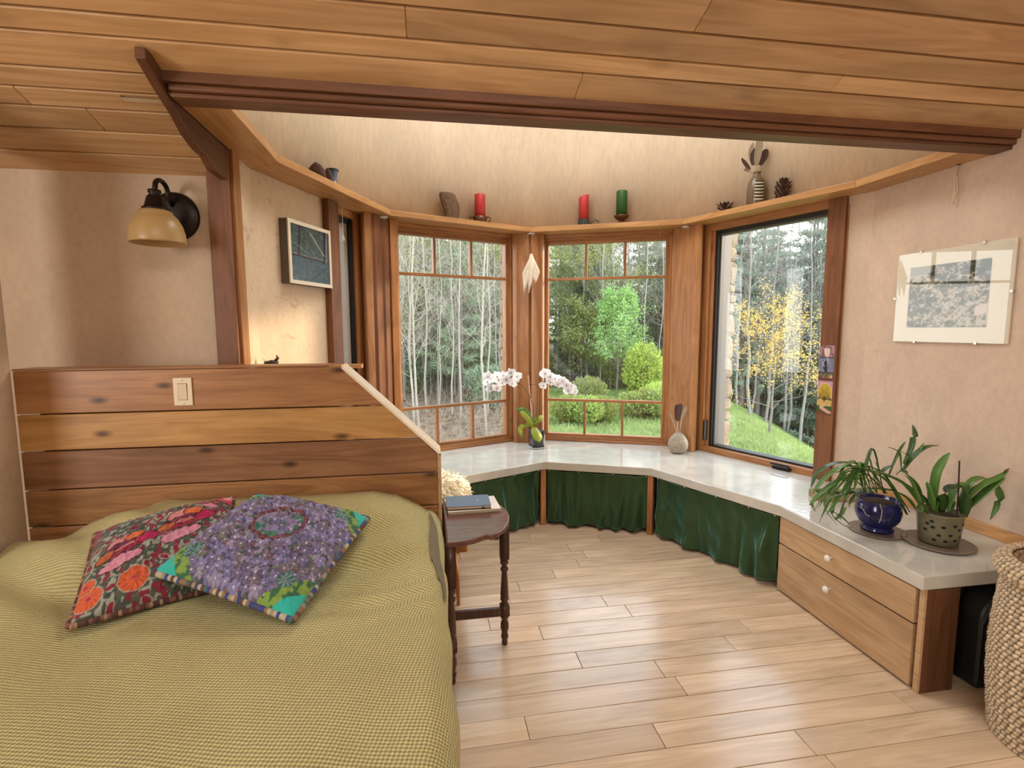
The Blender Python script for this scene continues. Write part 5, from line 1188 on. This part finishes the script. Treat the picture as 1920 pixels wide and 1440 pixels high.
# ------------------------------------------------------------------ outside: ground, stone piers, garden, forest
def zt(x, y):
    d = math.hypot(x-.9, y-3); z = -.30-.035*max(0, d-4)
    xr = float(np.interp(y, [-2, 3, 6, 7.4, 9.4, 13, 18, 24, 32], [4.6, 5.2, 5.8, 6.35, 7.1, 8.6, 11, 14, 18]))
    s = x-xr
    if s > -.8: z -= .52*max(0, min(s+.8, 14))**1.25*.62-.0
    if x < 1.6: z += .03*max(0, y-9)
    if s < 0: z += .09*max(0, y-22)*min(1, -s/4)
    return z+.05*noise.noise(Vector((x*.5, y*.5, 0)))+.02*noise.noise(Vector((x*1.7, y*1.7, 4)))
def groundmat():
    m, nt, b = mat('lawn_and_leaf_litter'); L = nt.links.new
    tc = N(nt, 'ShaderNodeTexCoord'); sp = N(nt, 'ShaderNodeSeparateXYZ'); L(tc.outputs['Object'], sp.inputs[0])
    n1 = N(nt, 'ShaderNodeTexNoise', Scale=1.1, Detail=6); n2 = N(nt, 'ShaderNodeTexNoise', Scale=14, Detail=5); n3 = N(nt, 'ShaderNodeTexNoise', Scale=5, Detail=6)
    for n in (n1, n2, n3): L(tc.outputs['Object'], n.inputs['Vector'])
    g = N(nt, 'ShaderNodeValToRGB'); g.color_ramp.elements[0].color = (.12, .20, .035, 1); g.color_ramp.elements[1].color = (.31, .37, .14, 1)
    g.color_ramp.elements[0].position = .3; g.color_ramp.elements[1].position = .7; L(n1.outputs['Fac'], g.inputs[0])
    l = N(nt, 'ShaderNodeValToRGB'); l.color_ramp.elements[0].color = (.085, .055, .035, 1); l.color_ramp.elements[1].color = (.28, .205, .14, 1)
    l.color_ramp.elements[0].position = .35; l.color_ramp.elements[1].position = .68; L(n3.outputs['Fac'], l.inputs[0])
    # leaf litter in the woods to the left and far away
    a = N(nt, 'ShaderNodeMath', operation='MULTIPLY_ADD'); a.inputs[1].default_value = -.14; L(sp.outputs['Y'], a.inputs[0]); L(sp.outputs['X'], a.inputs[2])
    a2 = N(nt, 'ShaderNodeMath', operation='MULTIPLY_ADD'); a2.inputs[1].default_value = .9; L(n1.outputs['Fac'], a2.inputs[0]); L(a.outputs[0], a2.inputs[2])
    r1 = N(nt, 'ShaderNodeMapRange'); r1.inputs['From Min'].default_value = .9; r1.inputs['From Max'].default_value = 1.5; L(a2.outputs[0], r1.inputs['Value'])
    r2 = N(nt, 'ShaderNodeMapRange'); r2.inputs['From Min'].default_value = 21; r2.inputs['From Max'].default_value = 18; L(sp.outputs['Y'], r2.inputs['Value'])
    mu = N(nt, 'ShaderNodeMath', operation='MULTIPLY'); L(r1.outputs[0], mu.inputs[0]); L(r2.outputs[0], mu.inputs[1])
    mx = N(nt, 'ShaderNodeMix', data_type='RGBA'); L(mu.outputs[0], mx.inputs[0]); L(l.outputs[0], mx.inputs[6]); L(g.outputs[0], mx.inputs[7])
    mr = N(nt, 'ShaderNodeMapRange'); mr.inputs['To Min'].default_value = .55; mr.inputs['To Max'].default_value = 1.35; L(n2.outputs['Fac'], mr.inputs['Value'])
    hs = N(nt, 'ShaderNodeHueSaturation'); L(mx.outputs[2], hs.inputs['Color']); L(mr.outputs[0], hs.inputs['Value']); L(hs.outputs[0], b.inputs['Base Color'])
    b.inputs['Roughness'].default_value = .95; b.inputs['Specular IOR Level'].default_value = .1
    bp = N(nt, 'ShaderNodeBump', Strength=.8, Distance=.05); L(n2.outputs['Fac'], bp.inputs['Height']); L(bp.outputs[0], b.inputs['Normal']); return m
gx = [-30, -24, -18, -14, -11, -9, -7, -5.5, -4.5]+[-4+.33*k for k in range(56)]+[15, 17, 20, 24, 30, 38, 48]
gy = [4.62+.30*k for k in range(52)]+[20.5, 22, 24, 27, 31, 36, 44, 55, 70]
P = [[(x, y, zt(x, y)) for x in gx] for y in gy]
o = S(MB().grid(P).build('terrain_garden', groundmat(), smooth=True))
P = [[(x, y, zt(x, y)) for x in [2.85+.35*k for k in range(30)]+[15, 20, 30, 48]] for y in [-3, -1, 1, 2, 3, 3.6, 4.2, 4.62]]
S(MB().grid(P).build('terrain_slope', o.data.materials[0], smooth=True))
# stone piers outside the window corners: every stone its own block
ROCK = plain('tan_fieldstone', (.31, .24, .165), .9, var=.45, vs=9, bump=.9, bs=28)
MORT = plain('pier_mortar', (.20, .16, .12), .95)
def pier(nm, p, ang, w, dpt, z0, z1, seed):
    e = struct(nm, (p[0], p[1], 0), ang); rs = random.Random(seed)
    MB().box(.02, w-.02, .02, dpt-.02, z0, z1).build('mortar_core', MORT, e); z = z0
    while z < z1:
        h = rs.uniform(.07, .19); x = 0
        n_s = 1 if rs.random() < .5 else 2; cuts = [0, w] if n_s == 1 else [0, w*rs.uniform(.4, .6), w]
        for a, b_ in zip(cuts[:-1], cuts[1:]):
            mb = MB(); vs = []
            for k, (zz, ins) in enumerate(((z+.004, .012), (z+h*.2, 0), (z+h*.8, .002), (z+h-.004, .014))):
                for px_, py_ in ((a+ins, ins), ((a+b_)/2, -.008+ins*.6), (b_-ins, ins), (b_-ins+.004, dpt/2), (b_-ins, dpt-ins), (a+ins, dpt-ins), (a+ins-.004, dpt/2)):
                    vs.append((px_+rs.uniform(-.007, .007), py_+rs.uniform(-.010, .010), zz+rs.uniform(-.006, .006)))
            mb.add(vs, [tuple(range(6, -1, -1)), tuple(range(21, 28))]+[(i*7+k, i*7+(k+1) % 7, i*7+7+(k+1) % 7, i*7+7+k) for i in range(3) for k in range(7)])
            mb.build('stone', ROCK, e)
        z += h
    return e
pr0 = BP+u3*.10+n3*.20
pier('trim_13', BP+u3*.045+n3*.22, ang3, .135, .14, -.3, 2.6, 3)
pa = A0-uW1*.115+nW1*.17
pier('trim_14', pa, angW1, .14, .10, -.3, 2.6, 6)

BKP = plain('pale_bark', (.38, .355, .30), .9, var=.3, vs=3); BKG = plain('grey_bark', (.25, .23, .21), .9, var=.35, vs=3); BKD = plain('dark_bark', (.20, .175, .16), .9, var=.3, vs=3)
LF_PINE = leafmat('pine_needles', (.27, .35, .22)); LF_HAZE = leafmat('hazed_needles', (.29, .37, .29)); LF_SPR = leafmat('spring_leaves', (.38, .43, .16)); LF_GRN = leafmat('fresh_leaves', (.38, .53, .20))  # slope pines get distance haze put into their paler, bluish needle colour
LF_YEL = leafmat('yellow_blossom', (.66, .44, .13), .3); LF_LIME = leafmat('lime_leaves', (.45, .54, .13)); LF_HEDGE = leafmat('hedge_leaves', (.34, .40, .12))
def rdir(rs): 
    z = rs.uniform(-1, 1); a = rs.uniform(0, 2*PI); s = math.sqrt(1-z*z); return Vector((s*math.cos(a), s*math.sin(a), z))
def skeleton(rs, h, tr, nb, spread, up=.7, levels=3, start=.3, bend=.05, seglen=6):
    mb = MB(); tips = []
    n = 9; pts = [Vector((0, 0, 0))]
    for k in range(1, n+1): pts.append(Vector((pts[-1].x+rs.uniform(-bend, bend)*h/n*2, pts[-1].y+rs.uniform(-bend, bend)*h/n*2, h*k/n)))
    mb.tube(pts, [tr*(1-.85*k/n) for k in range(n+1)], 6, cap=False)
    def br(p, d, l_, r_, lev):
        q = [p]; dd = d.copy()
        for k in range(4):
            dd = (dd+rdir(rs)*.22+Vector((0, 0, .10*up))).normalized(); q.append(q[-1]+dd*l_/4)
        mb.tube(q, [r_, r_*.8, r_*.6, r_*.4, r_*.15], 4 if lev > 1 else 3, cap=False)
        tips.append((q[-1], dd, lev)); tips.append((q[2], dd, lev)); tips.append((q[3], dd, lev))
        if lev > 0:
            for j in range(rs.randint(4, 6)):
                k = rs.choice((1, 2, 3, 4)); side = rdir(rs); side = (side-dd*side.dot(dd)).normalized()
                br(q[k], (dd*.65+side*.75+Vector((0, 0, .15*up))).normalized(), l_*rs.uniform(.4, .7), r_*.55, lev-1)
    for b_ in range(nb):
        f = start+(1-start)*(b_+rs.random()*.8)/nb; k = min(n-1, int(f*n)); p = pts[k].lerp(pts[k+1], f*n-k)
        a = b_*2.4+rs.uniform(-.4, .4); el = up*rs.uniform(.6, 1.1); d = Vector((math.cos(a)*math.cos(el), math.sin(a)*math.cos(el), math.sin(el)))
        br(p, d, spread*(1.15-.75*f)*rs.uniform(.7, 1.15), tr*.30*(1.1-.7*f), levels-1)
    return mb, tips
def leaves(rs, tips, per, size, jit, minlev=0):
    mb = MB()
    for p, d, lev in tips:
        if lev > 1: continue
        for k in range(per):
            c = p+rdir(rs)*jit*rs.random(); a = rdir(rs); b_ = a.cross(rdir(rs)).normalized(); s_ = size*rs.uniform(.6, 1.3)
            mb.add([c-a*s_, c+b_*s_*.5, c+a*s_, c-b_*s_*.5], [(0, 1, 2, 3)])
    return mb
def mk_bare(seed, h, tr, bark, nb=14, spread=2.2, start=.3):
    rs = random.Random(seed); mb, tips = skeleton(rs, h, tr, nb, spread, .75, 3, start)
    return [('branches', mb.mesh('bare_tree_wood', bark, True))]
def mk_leafy(seed, h, tr, bark, lf, nb=14, spread=2.0, per=6, size=.06, jit=.25, start=.25, levels=3):
    rs = random.Random(seed); mb, tips = skeleton(rs, h, tr, nb, spread, .7, levels, start)
    return [('branches', mb.mesh('leafy_tree_wood', bark, True)), ('foliage', leaves(rs, tips, per, size, jit).mesh('leafy_tree_leaves', lf))]
def mk_pine(seed, h, lf, rad=2.2, lev=17, start=.12, per=6):
    rs = random.Random(seed); wood_, fo = MB(), MB()
    wood_.tube([(0, 0, 0), (.03, 0, h*.5), (0, 0, h)], [h*.013, h*.009, .01], 6, cap=False)
    for l_ in range(lev):
        f = start+(1-start)*l_/lev; z = f*h; R_ = rad*(1-f)**.75*rs.uniform(.75, 1.15)+.15
        for b_ in range(per):
            a = 2*PI*b_/per+l_*1.1+rs.uniform(-.3, .3); d = Vector((math.cos(a), math.sin(a), rs.uniform(-.05, .30)))
            L_ = R_*rs.uniform(.7, 1.1); q = [Vector((0, 0, z)), Vector((0, 0, z))+d*L_*.5+Vector((0, 0, -.03*L_)), Vector((0, 0, z))+d*L_+Vector((0, 0, .05*L_))]
            wood_.tube(q, [.025*(1.2-f), .015, .004], 3, cap=False)
            nT = max(4, int(L_*9))
            for k in range(nT):
                t = .25+.78*k/nT; c = q[0].lerp(q[1], min(1, t*2)) if t < .5 else q[1].lerp(q[2], (t-.5)*2)
                for j in range(5):
                    dd = (d*.5+rdir(rs)).normalized(); s_ = dd.cross(rdir(rs)).normalized()*.035; l2 = rs.uniform(.16, .32)
                    c2 = c+rdir(rs)*.10; fo.add([c2-s_, c2+s_, c2+dd*l2], [(0, 1, 2)])
    return [('trunk', wood_.mesh('pine_wood', BKD, True)), ('needles', fo.mesh('pine_needles', lf))]
def mk_bush(seed, rx, rz, lf, n=2600, size=.035, bark=BKG, stems=14, hollow=.45, base=.0):
    rs = random.Random(seed); st_, fo = MB(), MB()
    for k in range(stems):
        a = rs.uniform(0, 2*PI); r_ = rx*math.sqrt(rs.random())*.8; st_.tube([(r_*.15*math.cos(a), r_*.15*math.sin(a), 0), (r_*.6*math.cos(a), r_*.6*math.sin(a), rz*.5+base), (r_*math.cos(a), r_*math.sin(a), rz*.95+base)], [.012, .008, .002], 4, cap=False)
    for k in range(n):
        d = rdir(rs); r_ = (hollow+(1-hollow)*rs.random()**.6)*(1+.12*noise.noise(d*3+Vector((seed, 0, 0)))); c = Vector((d.x*rx*r_, d.y*rx*r_, base+rz*.5+d.z*rz*.5*r_))
        if c.z < 0: continue
        a = (d+rdir(rs)*.9+Vector((0, 0, .4))).normalized(); b_ = a.cross(rdir(rs)).normalized(); s_ = size*rs.uniform(.6, 1.4)
        fo.add([c-a*s_, c+b_*s_*.45, c+a*s_*1.2, c-b_*s_*.45], [(0, 1, 2, 3)])
    return [('stems', st_.mesh('bush_stems', bark, True)), ('foliage', fo.mesh('bush_leaves', lf))]
def plant(kind, name, label, cat, px, dist, sc_=1, group=None, rz=None, sz=None, dz=0):
    v = ray(px, 617); k = dist/math.hypot(v.x, v.y); x, y = v.x*k, v.y*k
    e = thing(name, label, cat, (x, y, zt(x, y)-.03+dz), random.uniform(0, 6.28) if rz is None else rz, group)
    e.scale = (sc_, sc_, sc_*(sz or 1))
    for nm, me in kind: link(nm, me, e)
    return e
sap = [mk_bare(11+k, 7.5, .026, BKP, 22, 1.5, .20) for k in range(3)]
bare = [mk_bare(31+k, 12, .085, BKG, 22, 3.0, .22) for k in range(3)]
pine = [mk_pine(51+k, 13, LF_PINE, 2.6, 18, .12) for k in range(2)]; blue = [mk_pine(61+k, 15, LF_HAZE, 3.2, 18, .10) for k in range(2)]
spr = [mk_leafy(71+k, 9, .08, BKG, LF_SPR, 16, 2.4, 5, .055, .35) for k in range(2)]
rs0 = random.Random(77)
# woods left and ahead
G1 = 'slim pale saplings in the woods'
for k in range(54):
    plant(rs0.choice(sap), 'bare_sapling', 'slim pale bare sapling in the woods beyond the left gridded window', 'tree', rs0.uniform(630, 960), rs0.uniform(8.5, 17), rs0.uniform(.45, 1.0), G1)
for k in range(14):
    plant(rs0.choice(sap), 'bare_sapling', 'slim pale sapling trunk at the wood edge beyond the right gridded window', 'tree', rs0.uniform(1010, 1300), rs0.uniform(19, 26), rs0.uniform(.9, 1.5), 'pale trunks at the wood edge')
for k in range(62):
    px = rs0.uniform(600, 1330); plant(rs0.choice(bare), 'bare_tree', 'leafless grey tree in the woods beyond the %s gridded window' % ('left' if px < 960 else 'right'), 'tree', px, rs0.uniform(17, 38) if px < 960 else rs0.uniform(22, 42), rs0.uniform(.55, .9), 'leafless grey trees in the woods')
for k in range(80):
    px = rs0.uniform(560, 1330); plant(rs0.choice(pine), 'pine_tree', 'dark green pine standing in the woods beyond the %s gridded window' % ('left' if px < 960 else 'right'), 'tree', px, rs0.uniform(19, 45) if px < 960 else rs0.uniform(24, 48), rs0.uniform(.42, .78), 'dark pines in the woods')
for k in range(40):
    px = rs0.uniform(640, 1320); plant(rs0.choice(spr), 'leafing_tree', 'thinly leafing yellow-green tree in the woods beyond the %s gridded window' % ('left' if px < 960 else 'right'), 'tree', px, rs0.uniform(14, 26) if px < 960 else rs0.uniform(21, 30), rs0.uniform(.55, 1.0), 'leafing trees in the woods')
# slope on the right: pines beyond the ridge
for k in range(95):
    px = rs0.uniform(1290, 1700); d = rs0.uniform(20, 55); plant(rs0.choice(blue), 'slope_pine', 'pine on the slope beyond the ridge, haze put into its colour', 'tree', px, d, rs0.uniform(.62, .85)*(.46+d/120)+.20*(px-1340)/200, 'pines with hazed colour on the slope')
for k in range(22):
    px = rs0.uniform(1330, 1650); plant(rs0.choice(bare), 'slope_tree', 'leafless grey tree on the slope below the ridge', 'tree', px, rs0.uniform(16, 30), rs0.uniform(.45, .75), 'leafless trees on the slope')
yt = mk_leafy(91, 2.25, .032, BKD, LF_YEL, 19, 1.45, 3, .020, .10, .20)
plant(yt, 'blossoming_tree', 'small yellow blossoming tree at the edge of the lawn slope', 'tree', 1452, 11.2, 1.0, rz=.5)
gt = mk_leafy(95, 3.3, .05, BKG, LF_GRN, 20, 1.3, 7, .040, .20, .18)
plant(gt, 'green_tree', 'bright fresh green tree at the far end of the lawn', 'tree', 1158, 19, 1.0)
plant(mk_leafy(97, 2.6, .05, BKG, LF_SPR, 14, 1.2, 5, .045, .22, .18), 'green_tree', 'smaller dull green tree left of the bright green one', 'tree', 1100, 20, 1.1)
plant(mk_bush(1, .62, 1.75, LF_LIME, 3800, .055, BKG, 26, .35), 'upright_bush', 'tall lime green bush right of the bright green tree', 'bush', 1208, 16.2)
plant(mk_bush(2, .50, .85, LF_SPR, 2200, .040), 'round_bush', 'round yellow-green bush behind the long hedge', 'bush', 1105, 13.4)
hd = mk_bush(3, .42, .56, LF_HEDGE, 2400, .030, BKG, 24, .5, .05)
plant(hd, 'clipped_bush', 'clipped golden bush on the lawn, left one of the near row', 'bush', 1068, 10.6, 1.0, 'clipped bushes on the lawn')
plant(hd, 'clipped_bush', 'clipped golden bush on the lawn, middle one of the near row', 'bush', 1098, 10.4, 1.02, 'clipped bushes on the lawn')
plant(hd, 'clipped_bush', 'clipped golden bush on the lawn, right one of the near row', 'bush', 1127, 10.7, .95, 'clipped bushes on the lawn')
plant(hd, 'clipped_bush', 'clipped golden bush left in the right-hand row on the lawn', 'bush', 1190, 11.6, 1.0, 'clipped bushes on the lawn')
plant(hd, 'clipped_bush', 'clipped golden bush in the middle of the right-hand row on the lawn', 'bush', 1218, 11.8, 1.08, 'clipped bushes on the lawn')
plant(hd, 'clipped_bush', 'clipped golden bush beside the window post in the right-hand row', 'bush', 1246, 11.6, 1.15, 'clipped bushes on the lawn')
plant(mk_bush(5, .55, .75, LF_LIME, 2200, .035), 'mounded_bush', 'rounded lime bush behind the right-hand hedge row', 'bush', 1243, 13.2)
# dark shed
v = ray(1238, 617); k = 18.5/math.hypot(v.x, v.y)
e = thing('garden_shed', 'dark little shed at the wood edge right of the lime green bush', 'shed', (v.x*k, v.y*k, zt(v.x*k, v.y*k)), -.3)
SHD = plain('dark_boards', (.030, .032, .036), .8)
MB().box(-.5, .5, -.4, .4, -.1, 1.0).build('body', SHD, e); MB().box(-.58, .58, -.5, .5, 1.0, 1.06).build('roof', plain('shed_roof', (.14, .13, .13), .7), e); MB().box(-.08, -.02, -.42, -.4, 0, .9).build('door_post', BKP, e)
# brush on the forest floor and grass
mb = MB(); rs = random.Random(12)
for k in range(2600):
    px = rs.uniform(620, 975); v = ray(px, 617); q = rs.uniform(5.6, 19)/math.hypot(v.x, v.y); x, y = v.x*q, v.y*q; z = zt(x, y); h = rs.uniform(.1, .8); d = rdir(rs); d.z = abs(d.z)+.5; d.normalize(); r_ = .002+.003*h
    mb.tube([(x, y, z), Vector((x, y, z))+d*h*.5, Vector((x, y, z))+d*h+rdir(rs)*h*.22], [r_, r_*.7, .001], 3, cap=False)
tag(mb.build('undergrowth', plain('brush_twigs', (.30, .24, .18), .9, var=.4, vs=2), kind='stuff'), 'bare pale brushwood covering the forest floor', 'undergrowth')
mb = MB(); mb2 = MB()
for k in range(30000):
    px = rs.uniform(960, 1640); v = ray(px, 617); dd = 4.9+rs.random()**1.4*13; q = dd/math.hypot(v.x, v.y); x, y = v.x*q, v.y*q
    if x < 1.0+.14*y*.9 and px < 1050: continue
    xr = float(np.interp(y, [3, 6, 7.4, 9.4, 13, 18], [5.2, 5.8, 6.35, 7.1, 8.6, 11]))
    if x > xr+.6: continue
    z = zt(x, y); h = rs.uniform(.03, .085)*(1+dd*.03); a = rs.uniform(0, 6.28); w = .004+.0012*dd
    mb.add([(x-w*math.cos(a), y-w*math.sin(a), z), (x+w*math.cos(a), y+w*math.sin(a), z), (x+rs.uniform(-.05, .05), y+rs.uniform(-.05, .05), z+h)], [(0, 1, 2)])
tag(mb.build('grass', leafmat('grass_blades', (.28, .345, .13), .45), kind='stuff'), 'fresh green grass of the lawn', 'grass')
for k in range(12):
    plant(rs0.choice(pine), 'young_pine', 'young olive green pine near the front of the woods beyond the left gridded window', 'tree', rs0.uniform(690, 960), rs0.uniform(13, 20), rs0.uniform(.3, .6), 'young pines at the front of the woods')
us = [mk_bush(21+k, 1.1, 1.7, lf, 1500, .07, BKG, 16, .3) for k, lf in enumerate((LF_SPR, LF_PINE))]
for k in range(30):
    px = rs0.uniform(620, 1320); plant(rs0.choice(us), 'understory_bush', 'loose half-leafed bush under the trees beyond the %s gridded window' % ('left' if px < 960 else 'right'), 'bush', px, rs0.uniform(13, 24) if px < 960 else rs0.uniform(20.5, 27), rs0.uniform(.5, 1.1), 'bushes under the trees')
